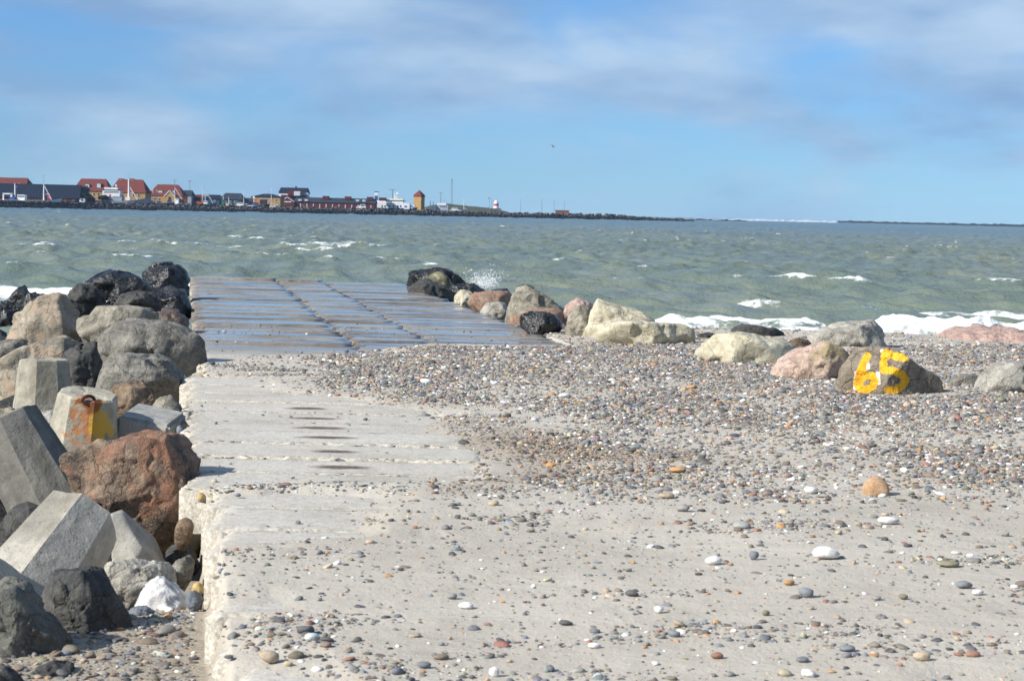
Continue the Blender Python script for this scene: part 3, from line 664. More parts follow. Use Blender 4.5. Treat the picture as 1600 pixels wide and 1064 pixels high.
RIGHT = [
 ('wet black boulder at the seaward right corner of the jetty', [(630, 450), (640, 424), (662, 420), (690, 419), (712, 428), (732, 446), (736, 458), (680, 460), (640, 456)], 46, 'black', 51, {}),
 ('algae-covered yellowish rock in front of the black corner boulder', [(660, 440), (672, 428), (690, 425), (706, 440), (708, 458), (680, 458)], 44.6, 'moss', 52, {}),
 ('dark streaked rock lying on the jetty edge below the corner boulder', [(636, 452), (652, 440), (676, 437), (700, 450), (714, 464), (680, 466), (650, 460)], 42.5, 'darkgrey', 53, {}),
 ('flat black rock under the spray right of the corner boulder', [(700, 460), (708, 446), (742, 444), (757, 454), (752, 466), (715, 470)], 43, 'black', 54, {}),
 ('small pale cream boulder on the right jetty edge', [(710, 474), (712, 456), (724, 453), (738, 458), (744, 470), (732, 480), (716, 478)], 38.5, 'pale', 55, {}),
 ('reddish granite boulder behind the cream and pale rocks', [(728, 478), (740, 459), (768, 455), (802, 456), (806, 476), (796, 490), (755, 488)], 37.5, 'red', 56, {}),
 ('low pale rock leaning on the tall tan boulder', [(750, 488), (760, 474), (786, 472), (796, 486), (790, 500), (768, 496)], 34.8, 'palegrey', 57, {}),
 ('tall tan boulder with a sharp lit left ridge', [(786, 498), (798, 468), (806, 452), (824, 447), (838, 453), (862, 468), (884, 484), (886, 500), (840, 503), (800, 504)], 33.5, 'tan', 58, {'sub': 5, 'm': 'greytan'}),
 ('dark capped rock peeking over the tall tan boulder', [(800, 460), (808, 447), (822, 444), (834, 450), (838, 464), (815, 468)], 36.5, 'darkgrey', 59, {}),
 ('flat dark rock in the water right of the reddish granite boulder', [(758, 460), (772, 453), (792, 451), (798, 460), (780, 466)], 40, 'black', 60, {}),
 ('low red rock at the foot of the tall tan boulder', [(784, 504), (790, 492), (840, 486), (870, 482), (890, 494), (888, 510), (820, 512)], 31.5, 'red', 61, {}),
 ('wet black hollow-sided boulder at the jetty edge', [(800, 502), (818, 490), (842, 487), (864, 491), (880, 508), (878, 522), (846, 524), (815, 512)], 28.9, 'black', 62, {}),
 ('brown gravelly rock between the black boulder and the yellowish wedge', [(878, 524), (888, 494), (902, 476), (922, 474), (926, 495), (916, 530)], 28.4, 'greytan', 63, {}),
 ('small pinkish pointed rock behind the yellowish wedge', [(880, 486), (892, 474), (903, 467), (912, 474), (926, 476), (930, 492), (890, 496)], 31, 'pinkgravel', 64, {}),
 ('large pale yellowish wedge-shaped boulder behind the tan block', [(904, 534), (922, 492), (936, 470), (958, 476), (1000, 488), (1020, 502), (1014, 520), (985, 536)], 28.2, 'pale', 65, {'sub': 5}),
 ('long square-edged tan block lying on the shingle', [(930, 538), (936, 508), (952, 501), (1000, 502), (1048, 505), (1062, 506), (1088, 519), (1086, 532), (1052, 543), (990, 541)], None, 'pale', 66, {'sub': 5, 'k': 90, 'rough': .035, 'chips': 2}),
 ('dark wet rock by the surf behind the pale flat boulder', [(1138, 530), (1146, 512), (1168, 508), (1205, 512), (1232, 524), (1215, 540), (1150, 540)], 28.5, 'black', 67, {'m': 'darkgrey'}),
 ('broad pale yellow flat-topped boulder on the shingle', [(1082, 562), (1098, 536), (1118, 524), (1140, 518), (1185, 523), (1222, 533), (1250, 546), (1244, 562), (1206, 578), (1140, 573)], None, 'pale', 68, {'sub': 5, 'rough': .035}),
 ('brown rough rock between the pale flat boulder and the pink one', [(1222, 548), (1232, 534), (1248, 528), (1265, 534), (1272, 552), (1250, 560)], 25.6, 'brown', 69, {}),
 ('grey slanting slab-like boulder nearest the surf, sharp top corner', [(1254, 530), (1282, 514), (1330, 505), (1372, 500), (1382, 514), (1388, 538), (1340, 550), (1275, 548)], 26.5, 'palegrey', 70, {'sub': 5}),
 ('pink granite boulder with mossy top left of the painted one', [(1194, 600), (1212, 572), (1240, 553), (1266, 539), (1290, 533), (1308, 540), (1328, 556), (1326, 596), (1260, 602)], None, 'pink', 71, {'sub': 5, 'rough': .035}),
 ('pale grey speckled boulder cut by the right border', [(1520, 617), (1534, 590), (1552, 573), (1575, 565), (1606, 567), (1650, 585), (1680, 620), (1560, 626)], None, 'palegrey', 72, {'sub': 5}),
 ('flat grey slab half buried right of the painted boulder', [(1474, 612), (1484, 592), (1510, 586), (1542, 586), (1545, 606), (1510, 614)], None, 'grey', 73, {}),
 ('low olive rock half buried behind the painted boulder', [(1460, 604), (1470, 594), (1484, 592), (1494, 600), (1490, 612)], 22.6, 'greytan', 74, {}),
 ('long low pink gravelly boulder at the right by the surf', [(1438, 550), (1460, 530), (1488, 517), (1515, 516), (1560, 526), (1620, 522), (1680, 535), (1700, 556), (1560, 558)], 28.8, 'pinkgravel', 75, {'sub': 5, 'rough': .07}),
 ('small dark boulder at the waterline between block and pale boulder', [(1084, 532), (1092, 522), (1112, 520), (1124, 528), (1110, 538)], 28, 'darkgrey', 76, {}),
 ('tawny upright cobble standing alone on the shingle', [(1342, 779), (1344, 765), (1352, 750), (1368, 741), (1382, 744), (1390, 758), (1393, 772), (1391, 781), (1365, 783)], None, 'tawny', 77, {'cat': 'stone', 'k': 8, 'rough': .02, 'sink': .15, 'thick': .4}),
]
RM['tawny'] = rock_mat('tawny_stone', (.34, .20, .11), (.45, .29, .17), (.48, .36, .25), scale=4, bump=.25, speck=.2)
for (lb, poly, d, m, seed, ex) in RIGHT:
    ex = dict(ex); m = ex.pop('m', m)
    rock('stone' if ex.get('cat') == 'stone' else 'boulder', lb, poly, d, m, seed, group=None if ex.get('cat') == 'stone' else GR, **ex)

# ------------------------------------------------------------------ concrete tetrapods and block
def tetra_mesh(sc, seed, rt=.24, rb=.345, ln=.95, sides=8, keep=(0, 1, 2, 3)):
    dirs = [(0, 0, 1)] + [(math.cos(a) * .9428, math.sin(a) * .9428, -.3333) for a in (math.radians(90), math.radians(210), math.radians(330))]
    V = []; Fc = []; CR = []
    for dv in [dirs[i] for i in keep]:
        t = np.array(dv, float); u_ = np.cross(t, (0, 1, 0) if abs(t[1]) < .8 else (1, 0, 0)); u_ /= np.linalg.norm(u_); w_ = np.cross(t, u_)
        nr = 14; rings = []
        prof = [(-.12 + (ln + .12) * i / (nr - 1), rb + (rt - rb) * max(0, (ln + .12) * i / (nr - 1) - .12) / ln) for i in range(nr)]
        prof += [(ln + .012, rt - .018), (ln + .016, rt * .6), (ln + .018, rt * .2)]
        per = sides * 4
        for (h, rad) in prof:
            ring = []
            for i in range(per):
                q = 2 * math.pi * i / per + math.pi / sides; m = (q + math.pi / sides) % (2 * math.pi / sides) - math.pi / sides
                ring.append(len(V)); CR.append(1.0 if abs(abs(m) - math.pi / sides) < .02 else .25); V.append(t * h + (u_ * math.cos(q) + w_ * math.sin(q)) * rad * math.cos(math.pi / sides) / math.cos(m))
            rings.append(ring)
        for a, b in zip(rings[:-1], rings[1:]):
            for i in range(per): Fc.append((a[i], a[(i + 1) % per], b[(i + 1) % per], b[i]))
        Fc.append(tuple(rings[-1])); Fc.append(tuple(rings[0][::-1]))
    V = np.array(V) * sc; corner = np.array(CR)
    nz = fbm(V[:, 0] * 6, V[:, 1] * 6, V[:, 2] * 6, 4, seed); nl = np.linalg.norm(V, axis=1, keepdims=True)
    chip = np.clip(fbm(V[:, 0] * 17, V[:, 1] * 17, V[:, 2] * 17, 3, seed + 3) - .02, 0, 1) * corner
    V = V * (1 + .022 * nz[:, None] - .05 * chip[:, None])
    me = bpy.data.meshes.new('tetrapod'); me.from_pydata(V.tolist(), [], Fc); me.update(); return me
def tetrapod(label, tip_px, d, axis, spin, sc, m, seed, keep=(0, 1, 2, 3)):
    me = tetra_mesh(sc, seed, keep=keep); o = link('tetrapod', me, m)
    ax = Vector(axis).normalized(); q = ax.to_track_quat('Z', 'Y'); rot = q.to_matrix().to_4x4() @ Matrix.Rotation(math.radians(spin), 4, 'Z')
    tip = Vector(W(tip_px[0], tip_px[1], d)); o.matrix_world = Matrix.Translation(tip - ax * .95 * sc) @ rot
    return tag(o, label, 'tetrapod', 'concrete tetrapods in the left pile')
CO = (.36, .345, .30)
tetrapod('pale concrete tetrapod with one leg standing straight up, farthest back', (69, 563), 17.9, (.0, .05, 1), 20, .93, concrete_mat('tetrapod_concrete', (.33, .31, .25)), 1)
rusty = concrete_mat('rust_stained_concrete', (.36, .335, .27), spots=[((-.13, -.22, .80), .16, (.38, .15, .05), (1.3, 1, .7)), ((-.01, -.25, .74), .13, (.52, .31, .03), (1.2, 1, .7)), ((-.10, -.19, .93), .085, (.16, .05, .025), (1, 1, 1))])
t2 = tetrapod('concrete tetrapod leg with rust and yellow paint on its top', (137, 617), 15.7, (.13, -.12, 1), 0, .98, rusty, 2)
ring = MB(); prev = None
for i in range(9):
    q = math.pi * i / 8; c = (-.11 + .06 * math.cos(q), -.16, .925 + .045 * math.sin(q))
    if prev: ring.tube(prev, c, .014, n=6)
    prev = c
ring.build('lifting_iron', plain('rusty_iron', (.12, .04, .02), .9), t2)
tetrapod('dark grey concrete tetrapod with a leg leaning up at the left border', (8, 655), 13.6, (-.48, .1, .88), 40, .95, concrete_mat('grey_tetrapod_concrete', (.175, .17, .15)), 3)
tetrapod('largest pale concrete tetrapod lying on its side below the red boulder', (124, 815), 11.3, (.26, .76, .52), 0, 1.0, concrete_mat('pale_tetrapod_concrete', (.40, .375, .32), spots=[((.0, .0, .36), .12, (.42, .16, .06), (1, 1, 1))]), 4, keep=(0, 1))
rock('concrete_fragment', 'slanting grey concrete fragment behind the largest tetrapod', [(176, 800), (190, 795), (208, 811), (236, 842), (260, 873), (240, 890), (190, 885)], 11.9, concrete_mat('fragment_concrete', (.31, .30, .27)), 90, k=120, rough=.02, chips=1, cat='concrete fragment', sub=5)
bl = MB(); c0 = W(226, 668, 15.9)
blk = concrete_mat('block_concrete', (.34, .335, .31))
b0 = empty('concrete_block', tuple(c0), 'grey rectangular concrete block wedged behind the reddish boulder beside the jetty', 'concrete block')
bm = bmesh.new(); bmesh.ops.create_cube(bm, size=1); bmesh.ops.scale(bm, vec=(.42, .5, .3), verts=bm.verts)
bmesh.ops.bevel(bm, geom=bm.edges[:], offset=.025, segments=2, affect='EDGES')
me = bpy.data.meshes.new('block'); bm.to_mesh(me); bm.free()
o = link('block_body', me, blk, b0); o.rotation_euler = (.12, .16, -.1); o.location = (0, .25, -.06)

# ------------------------------------------------------------------ pebbles
PAL = [('blue-grey', (.17, .19, .21), .17), ('mid grey', (.24, .235, .225), .19), ('dark grey', (.075, .078, .082), .17), ('grey-brown', (.19, .15, .115), .17),
       ('tan', (.42, .34, .24), .11), ('white', (.74, .73, .70), .058), ('orange', (.46, .25, .10), .032), ('rust-red', (.27, .13, .09), .04), ('olive', (.23, .215, .14), .03)]
PC = np.array([p[1] for p in PAL]); PW = np.array([p[2] for p in PAL]); PW /= PW.sum()
def pebble_mat(name, obj_color):
    a = N(name)
    if obj_color: c = a.n('ShaderNodeObjectInfo').outputs['Color']
    else: c = a.attr('col', 'INSTANCER').outputs['Color']
    v = a.obj(); f = a.noise(v, 2.2, 5, .65); g = a.noise(v, 14, 3, .6)
    col = a.mix(a.rng(f, .35, .7, 0, .45), c, (.14, .125, .11), 'MIX'); col = a.mix(a.rng(g, .6, .7, 0, .25), col, (.6, .58, .54))
    return a.set(col, .72, a.bump(f, .25, .1), .35)
PM_I, PM_O = pebble_mat('pebble_stone_mixed', False), pebble_mat('pebble_stone', True)
pcol = bpy.data.collections.new('pebble_shapes'); pmesh_o = []
for i in range(9):
    r = np.random.default_rng(300 + i); v, f = ico(2)
    A = r.normal(size=(11, 3)); A /= np.linalg.norm(A, axis=1, keepdims=True); B = r.uniform(.58, 1.0, 11)
    rr = (np.clip(v @ A.T / B, 0, None) ** 11).sum(1); rr = (rr + 1.0) ** (-1 / 11.0)
    co = v * rr[:, None] * (1 + .06 * fbm(v[:, 0] * 2, v[:, 1] * 2, v[:, 2] * 2 + i * 9, 2, i))[:, None]
    for mm, lst in ((PM_I, None), (PM_O, pmesh_o)):
        me = bpy.data.meshes.new('pebble'); me.from_pydata(co.tolist(), [], f); me.materials.append(mm); me.polygons.foreach_set('use_smooth', [True] * len(f)); me.update()
        if lst is None:
            o = bpy.data.objects.new('pebble_shape', me); pcol.objects.link(o)
        else: lst.append(me)

DENSE = to_poly([(470, 560), (560, 552), (860, 528), (930, 545), (1090, 545), (1300, 560), (1420, 545), (1700, 545), (2000, 700), (1900, 790), (1600, 800), (1350, 800), (1150, 800), (980, 780), (820, 765), (760, 755), (770, 712), (740, 690), (860, 690), (900, 665), (780, 640), (690, 640), (580, 626), (490, 608)])
def pebble_points():
    r = np.random.default_rng(11); out_ = []
    for (n, lo, hi) in ((820000, 5.6, 33.0),):
        dd = np.sqrt(r.uniform(lo ** 2, hi ** 2, n)); uu = r.uniform(-.30, .36, n)
        X = dd * uu; Yq = dd
        z = beach_z(X, Yq)
        sd = poly_sd(DENSE, X, Yq)
        sde = np.minimum(np.minimum(poly_sd(E1, X, Yq), poly_sd(E2, X, Yq)), poly_sd(E3, X, Yq))
        clump = fbm(X * 1.3, Yq * .9, 0, 4, 70); streak = fbm(X * .8 + .5 * Yq, Yq * 2.6 - .35 * X, 0, 3, 71)
        dens = sstep(.35, -.6, sd + .5 * clump) * (.22 + 1.1 * np.clip(clump + .42, 0, 1)) * np.clip(.62 + (Yq - 12) / 16, .5, 1.0)
        # thin patch of bare sand inside the belt
        sparse = .11 + .85 * sstep(.10, .50, streak * .8 + clump * .6) * sstep(4.5, 9.0, Yq)
        dens = np.maximum(dens, np.where(sd > 0, sparse, 0)); dens = np.maximum(dens, .75 * sstep(.45, -.5, poly_sd(GRAV, X, Yq) + 1.1 * clump))
        dens = np.where(sde < -.02, .006 + .09 * sstep(-.25, 0, sde) * (clump > .05), dens)
        isleft = X < XL(Yq) - .05
        dens = np.where(isleft, np.where(Yq < 11, .9, .15), dens)
        dens = np.where((X < XR(Yq)) & (Yq > 25.5) & ~isleft, .012, dens)
        dens = np.where((Yq > y_shore(X) + 1.5), 0, dens)
        keep = r.uniform(size=n) < dens * .85
        out_.append(np.stack([X, Yq, z, sd], -1)[keep])
    p = np.concatenate(out_); n = len(p)
    size = np.clip(np.exp(r.normal(math.log(.0115), .50, n)), .006, .055)          # half lengths in metres
    ing = .65 * sstep(.5, -.6, poly_sd(GRAV, p[:, 0], p[:, 1]) + .6 * fbm(p[:, 0] * 1.5, p[:, 1], 0, 3, 73)); size *= 1 - .3 * ing
    size *= np.where(p[:, 3] > 0, 1.05, 1.0)
    tiny = (p[:, 3] > 0) & (r.uniform(size=n) < .68); size[tiny] *= r.uniform(.28, .55, n)[tiny]
    ci = r.choice(len(PAL), n, p=PW)
    col = PC[ci] * r.uniform(.7, 1.3, (n, 1)) * (1 + r.normal(0, .05, (n, 3)))
    col = col * (1 - ing[:, None] * (1 - np.array([.85, .68, .5])))
    el = r.uniform(.62, 1.0, n); fl = r.uniform(.30, .62, n)
    scl = np.stack([size, size * el, size * fl], -1)
    rot = np.stack([r.normal(0, .16, n), r.normal(0, .16, n), r.uniform(0, 6.28, n)], -1)
    pos = p[:, :3].copy(); pos[:, 2] = np.maximum(pos[:, 2], np.where((sdz := pos[:, 2]) < -.02, np.where(pos[:, 0] > XL(pos[:, 1]) + .05, .0, sdz), sdz)) + scl[:, 2] * r.uniform(-.15, .6, n)
    return pos, scl, rot, np.clip(col, .01, .9), ci, r.integers(0, 9, n), size
pos, scl, rot, pcolr, pci, pidx, psize = pebble_points()
# the 300 that show largest become things of their own
rel = pos - CAM; dz = rel @ Fv; ppx = 800 + F * (rel @ Rv) / dz; ppy = 532 - F * (rel @ Uv) / dz
score = psize / dz * ((ppx > 330) & (ppx < 1590) & (ppy < 1058) & (ppy > 0))
HERO = [  # px, py, half-width px, half-height px, colour index, label
 (1290, 880, 23, 12, 5, 'big white flint cobble with a grey underside, right foreground'), (1385, 829, 20, 7, 5, 'flat white oval cobble above the big white one'),
 (421, 1026, 17, 12, 4, 'tan ribbed pebble casting a shadow near the jetty edge'), (772, 1060, 9, 9, 5, 'white upright pebble at the very bottom of the picture'),
 (1058, 740, 18, 6, 6, 'long flat yellow-orange cobble on the shingle'), (1042, 782, 15, 6, 4, 'flat cream cobble below the yellow-orange one'),
 (1258, 945, 14, 9, 0, 'rounded blue-grey cobble with a small hole'), (1115, 888, 15, 8, 5, 'white mottled cobble left of the big white one'),
 (1177, 881, 9, 9, 0, 'pale blue round pebble with a dark shadow'), (1506, 935, 14, 7, 0, 'smooth grey-blue oval pebble at the right'),
 (1526, 947, 12, 5, 5, 'white wedge pebble just below the grey-blue oval one'), (1480, 898, 20, 6, 8, 'long olive-grey cobble with a pale end'),
 (1440, 1046, 15, 8, 4, 'tan flat-bottomed cobble near the bottom right'), (1323, 1031, 16, 6, 0, 'blue-grey flat pebble near the bottom right corner'),
 (1254, 1049, 12, 5, 0, 'teal-grey pebble near the bottom, right of centre'), (1052, 1004, 12, 6, 0, 'steel-blue pebble lying alone on bare sand'),
 (1120, 1040, 11, 6, 7, 'rust-brown cobble beside a flat blue one'), (1028, 967, 9, 7, 5, 'white leaning pebble with a blue shadow, foreground centre'),
 (987, 940, 12, 6, 2, 'dark grey wedge pebble on bare sand, centre'), (927, 1021, 12, 5, 5, 'white flat pebble in a gravel streak, foreground centre'),
 (662, 1049, 13, 6, 0, 'blue-grey egg-shaped pebble in the foreground near the jetty'), (690, 1036, 14, 5, 3, 'flat brown pebble beside the blue-grey egg'),
 (706, 938, 10, 6, 1, 'grey pebble with a dark shadow left of centre'), (728, 953, 13, 6, 5, 'white pebble with grey skirt left of centre'),
 (665, 600, 11, 5, 5, 'flat white cobble near the far end of the shingle tongue'), (882, 623, 10, 4, 5, 'long white pebble in the middle of the shingle'),
 (1265, 773, 13, 7, 5, 'mottled white cobble left of the tawny upright one'), (884, 984, 12, 5, 2, 'dark pebble with a brown companion below centre'),
 (1195, 976, 8, 5, 8, 'olive pebble at the right of centre'), (1410, 952, 9, 5, 8, 'small pale shell-like pebble at right'),
 (1233, 930, 10, 5, 6, 'flat orange-red pebble right of centre'), (1066, 805, 14, 7, 1, 'grey oval cobble in front of the cream one'),
]
hp = np.array([P(h[0], h[1] + h[3] * .8)[:2] for h in HERO])
dmin = np.min(np.hypot(pos[:, None, 0] - hp[None, :, 0], (pos[:, None, 1] - hp[None, :, 1])), axis=1)
score[dmin < .06] = 0
top = np.argsort(-score)[:300 - len(HERO)]
GP = 'pebbles scattered on the sand'
def place_pebble(loc, sc, ro, c, k, label):
    o = bpy.data.objects.new('pebble', pmesh_o[k % 9]); COL.objects.link(o)
    o.location = loc; o.scale = sc; o.rotation_euler = ro; o.color = (float(c[0]), float(c[1]), float(c[2]), 1)
    return tag(o, label, 'pebble', GP)
for i, (hx, hy, hw, hh, ci, lb) in enumerate(HERO):
    q = P(hx, hy + hh * .8); s = hw * np.linalg.norm(q - CAM) / F; sh = hh * np.linalg.norm(q - CAM) / F
    zb = float(beach_z(np.array([q[0]]), np.array([q[1]]))[0])
    place_pebble((q[0], q[1], max(zb, 0) + sh * .8), (s, s * .72, sh * 1.05), (0, 0, random.uniform(-.3, .3)), PC[ci] * random.uniform(.9, 1.12), i, lb)
def where_px(x, y):
    zx = ['near the jetty edge', 'right of the jetty edge', 'well left of middle', 'left of middle', 'at the middle', 'right of middle', 'below the painted boulder', 'right of painted boulder', 'by the right border']
    zy = ['far in the shingle', 'mid shingle', 'at the near shingle edge', 'just below the shingle', 'in middle foreground', 'in the foreground', 'at the picture bottom']
    return zx[int(np.searchsorted([480, 620, 740, 860, 980, 1200, 1420, 1500], x))] + ', ' + zy[int(np.searchsorted([620, 700, 770, 840, 920, 1000], y))]
qs = np.quantile(psize[top], [.33, .66])
made = []
for k_, i in enumerate(top):
    el_ = scl[i][1] / scl[i][0]; fl_ = scl[i][2] / scl[i][0]
    shp = 'long' if el_ < .72 else 'flat' if fl_ < .42 else 'round' if el_ > .88 else 'oval'
    lum = pcolr[i].mean() / PC[pci[i]].mean(); tone = 'pale ' if lum > 1.12 else 'deep ' if lum < .88 else ''
    lb = ['small ', 'medium ', 'large '][int(np.searchsorted(qs, psize[i]))] + shp + ' ' + tone + PAL[pci[i]][0] + ' pebble ' + where_px(ppx[i], ppy[i])
    made.append((lb, ppx[i], place_pebble(tuple(pos[i]), tuple(scl[i]), tuple(rot[i]), pcolr[i], int(pidx[i]), lb)))
for lb in {m_[0] for m_ in made}:
    same = sorted([m_ for m_ in made if m_[0] == lb], key=lambda m_: m_[1])
    if len(same) > 1:
        for q_, m_ in enumerate(same): m_[2]['label'] = ('left-hand ' if q_ == 0 else 'right-hand ' if q_ == len(same) - 1 else 'middle ') + lb
rest = np.ones(len(pos), bool); rest[top] = False; rest &= dmin > .05
pos, scl, rot, pcolr, pidx = pos[rest], scl[rest], rot[rest], pcolr[rest], pidx[rest]
print('pebbles', len(pos))
me = bpy.data.meshes.new('shingle'); me.vertices.add(len(pos)); me.vertices.foreach_set('co', pos.astype(np.float32).ravel())
for nm, ar in (('scl', scl), ('rot', rot)):
    a = me.attributes.new(nm, 'FLOAT_VECTOR', 'POINT'); a.data.foreach_set('vector', ar.astype(np.float32).ravel())
a = me.attributes.new('col', 'FLOAT_COLOR', 'POINT'); a.data.foreach_set('color', np.concatenate([pcolr, np.ones((len(pos), 1))], 1).astype(np.float32).ravel())
a = me.attributes.new('idx', 'INT', 'POINT'); a.data.foreach_set('value', pidx.astype(np.int32))
shingle = tag(link('shingle', me, PM_I), 'belt of small mixed pebbles spread over the sand', 'shingle', kind='stuff')
ng = bpy.data.node_groups.new('scatter_pebbles', 'GeometryNodeTree')
ng.interface.new_socket('Geometry', in_out='INPUT', socket_type='NodeSocketGeometry'); ng.interface.new_socket('Geometry', in_out='OUTPUT', socket_type='NodeSocketGeometry')
gi, go = ng.nodes.new('NodeGroupInput'), ng.nodes.new('NodeGroupOutput')
iop = ng.nodes.new('GeometryNodeInstanceOnPoints'); cinf = ng.nodes.new('GeometryNodeCollectionInfo')
cinf.inputs['Collection'].default_value = pcol; cinf.inputs['Separate Children'].default_value = True; cinf.inputs['Reset Children'].default_value = True
def na(name, typ):
    x = ng.nodes.new('GeometryNodeInputNamedAttribute'); x.data_type = typ; x.inputs['Name'].default_value = name; return x.outputs[0]
gl = ng.links.new
gl(gi.outputs[0], iop.inputs['Points']); gl(cinf.outputs[0], iop.inputs['Instance']); iop.inputs['Pick Instance'].default_value = True
gl(na('idx', 'INT'), iop.inputs['Instance Index']); gl(na('rot', 'FLOAT_VECTOR'), iop.inputs['Rotation']); gl(na('scl', 'FLOAT_VECTOR'), iop.inputs['Scale'])
gl(iop.outputs[0], go.inputs[0])
md = shingle.modifiers.new('scatter', 'NODES'); md.node_group = ng

# ------------------------------------------------------------------ the far harbour
def dB(px): return 640 + .30 * px                    # distance of the breakwater seen at that photo column
GZ = 1.3                                             # level of the quay
MW = {k: plain('harbour_' + k, c, r) for k, (c, r) in dict(
    yellow=((.33, .21, .085), .9), redtile=((.125, .036, .028), .95), darkroof=((.008, .014, .028), .95), slate=((.026, .033, .045), .95), redwall=((.085, .022, .022), .95),
    white=((.58, .60, .62), .6), grey=((.24, .27, .31), .6), navygrey=((.27, .31, .36), .6), blue=((.03, .07, .22), .5), glass=((.03, .04, .05), .15), paleglass=((.40, .48, .55), .2),
    orange=((.65, .13, .02), .5), red=((.45, .03, .02), .5), green=((.03, .16, .09), .6), steel=((.20, .22, .24), .5), wood=((.10, .07, .05), .8), cream=((.62, .58, .48), .7),
    teal=((.025, .055, .075), .9), brick=((.24, .09, .06), .85)).items()}
def root(name, px, d, z, label, cat, group=None):
    q = W(px, 320, d); return empty(name, (q[0], d, z), label, cat, group)
def loc(e): return np.array(e.location)
def pb(e, name, m, *a, **k): return MB(loc(e)).pbox(*a, **k).build(name, MW[m], e)
def roof_mesh(mb, x0, x1, y0, y1, ze, zr, ins, over=.3):
    x0 -= over; x1 += over; y0 -= over; y1 += over; ym = (y0 + y1) / 2
    V = [(x0, y0, ze), (x1, y0, ze), (x1, y1, ze), (x0, y1, ze), (x0 + ins, ym, zr), (x1 - ins, ym, zr)]
    mb.add(V, [(0, 1, 5, 4), (2, 3, 4, 5), (3, 0, 4), (1, 2, 5), (0, 3, 2, 1)]); return mb
GH = 'buildings along the far harbour'
def house(name, label, px0, px1, eave, ridge, d, dep, ins, wall, roof, windows=(), doors=(), wm='glass', dormers=(), chimneys=(), cat='house'):
    pm = (px0 + px1) / 2; e = root(name, pm, d, GZ, label, cat, GH)
    x0, x1 = W(px0, eave, d)[0], W(px1, eave, d)[0]; ze, zr = W(pm, eave, d)[2], W(pm, ridge, d + dep / 2)[2]
    MB(loc(e)).box(x0, x1, d, d + dep, GZ - .3, ze).build('wall', MW[wall], e)
    rf = roof_mesh(MB(loc(e)), x0, x1, d, d + dep, ze + .003, zr, ins * d / F).build('roof', MW[roof], e)
    for (a, b, c_, f_) in windows:
        w = MB(loc(e)).pbox(a, b, c_, f_, d - .08, .075).build('window', MW['white'], e)
        MB(loc(e)).pbox(a + .35, b - .35, c_ + .35, f_ - .35, d - .10, .02).build('pane', MW[wm], w)
    for (a, b, c_, f_) in doors: pb(e, 'door', 'wood', a, b, c_, f_, d - .06, .055)
    for (a, b, c_, f_) in dormers:
        k = MB(loc(e)).pbox(a, b, c_, f_, d + dep * .12, dep * .3).build('dormer', MW['slate'], e)
        MB(loc(e)).pbox(a + .5, b - .5, c_ + .5, f_ - .5, d + dep * .12 - .05, .04).build('pane', MW['paleglass'], k)
    for (a, b, c_) in chimneys: pb(e, 'chimney', 'brick', a, b, c_, ridge + 4, d + dep * .45, dep * .1)
    return e
house('house', 'red-roofed building behind the dark hall at the far left', -30, 41, 290, 277.5, 760, 12, 5, 'cream', 'redtile', windows=[(x, x + 3, 287, 290) for x in (4, 12, 20, 28)])
house('warehouse', 'long dark blue-black hall behind the white trawler', -40, 124, 309, 287.5, 690, 26, 12, 'redwall', 'darkroof', doors=[(100, 104, 311, 317), (112, 117, 311, 317)], cat='warehouse')
house('house', 'yellow house with red half-hipped roof and two dormers, nearest the dark hall', 114, 169, 299, 279.5, 735, 11, 9, 'yellow', 'redtile',
      windows=[(x, x + 3, 301, 306) for x in (126, 134, 145, 152, 160)], dormers=[(133, 140, 288, 294), (151, 158, 287, 294)])
house('house', 'tall yellow house with brown-red roof and two chimneys behind the grey ship', 171, 227, 301, 280.5, 725, 12, 10, 'yellow', 'redtile',
      windows=[(x, x + 3, 303, 308) for x in (190, 199, 207, 215)], chimneys=[(185, 192, 279), (202, 209, 279)])
h3 = house('house', 'yellow house with bright red roof and a white-trimmed gable', 231, 285, 306, 288.5, 745, 12, 12, 'yellow', 'redtile',
      windows=[(240, 243, 309, 313), (247, 250, 309, 313), (277, 280, 309, 313)], dormers=[(247, 254, 298, 304), (269, 274, 298, 304)])
def gable(e, m, trim, a, b, peak, eave_, d, dep=4.0):
    x0, x1 = W(a, eave_, d)[0], W(b, eave_, d)[0]; ze = W((a + b) / 2, eave_, d)[2]; zp = W((a + b) / 2, peak, d)[2]; xm = (x0 + x1) / 2
    V = []
    for yq in (d, d + dep): V += [(x0, yq, GZ), (x1, yq, GZ), (x1, yq, ze), (xm, yq, zp), (x0, yq, ze)]
    MB(loc(e)).add(V, [(0, 1, 2, 3, 4), (9, 8, 7, 6, 5), (0, 5, 6, 1), (1, 6, 7, 2), (2, 7, 8, 3), (3, 8, 9, 4), (4, 9, 5, 0)]).build('gable', MW[m], e)
    for xe in (x0, x1): MB(loc(e)).tube((xe, d - .1, ze), (xm, d - .1, zp + .1), .13, n=4).build('gable_trim', MW[trim], e)
gable(h3, 'yellow', 'white', 256, 274, 298.5, 308, 742)
MB(loc(h3)).pbox(263, 267, 308, 313, 741.9, .07).build('window', MW['glass'], h3)
house('shed', 'small grey gabled house right of the yellow houses', 284, 299, 306, 297.5, 780, 8, 2, 'grey', 'slate', windows=[(288, 290, 308, 311)])
house('shed', 'long low dark shed behind the orange boat', 296, 334, 311, 304.5, 785, 12, 2, 'teal', 'redwall', windows=[(x, x + 2.5, 313, 316) for x in (300, 308, 316, 324)], cat='shed')
house('shed', 'low dark slate shed beside the hipped grey building', 320, 345, 311, 304.5, 780, 9, 5, 'teal', 'darkroof', windows=[(334, 337, 313, 316)], cat='shed')
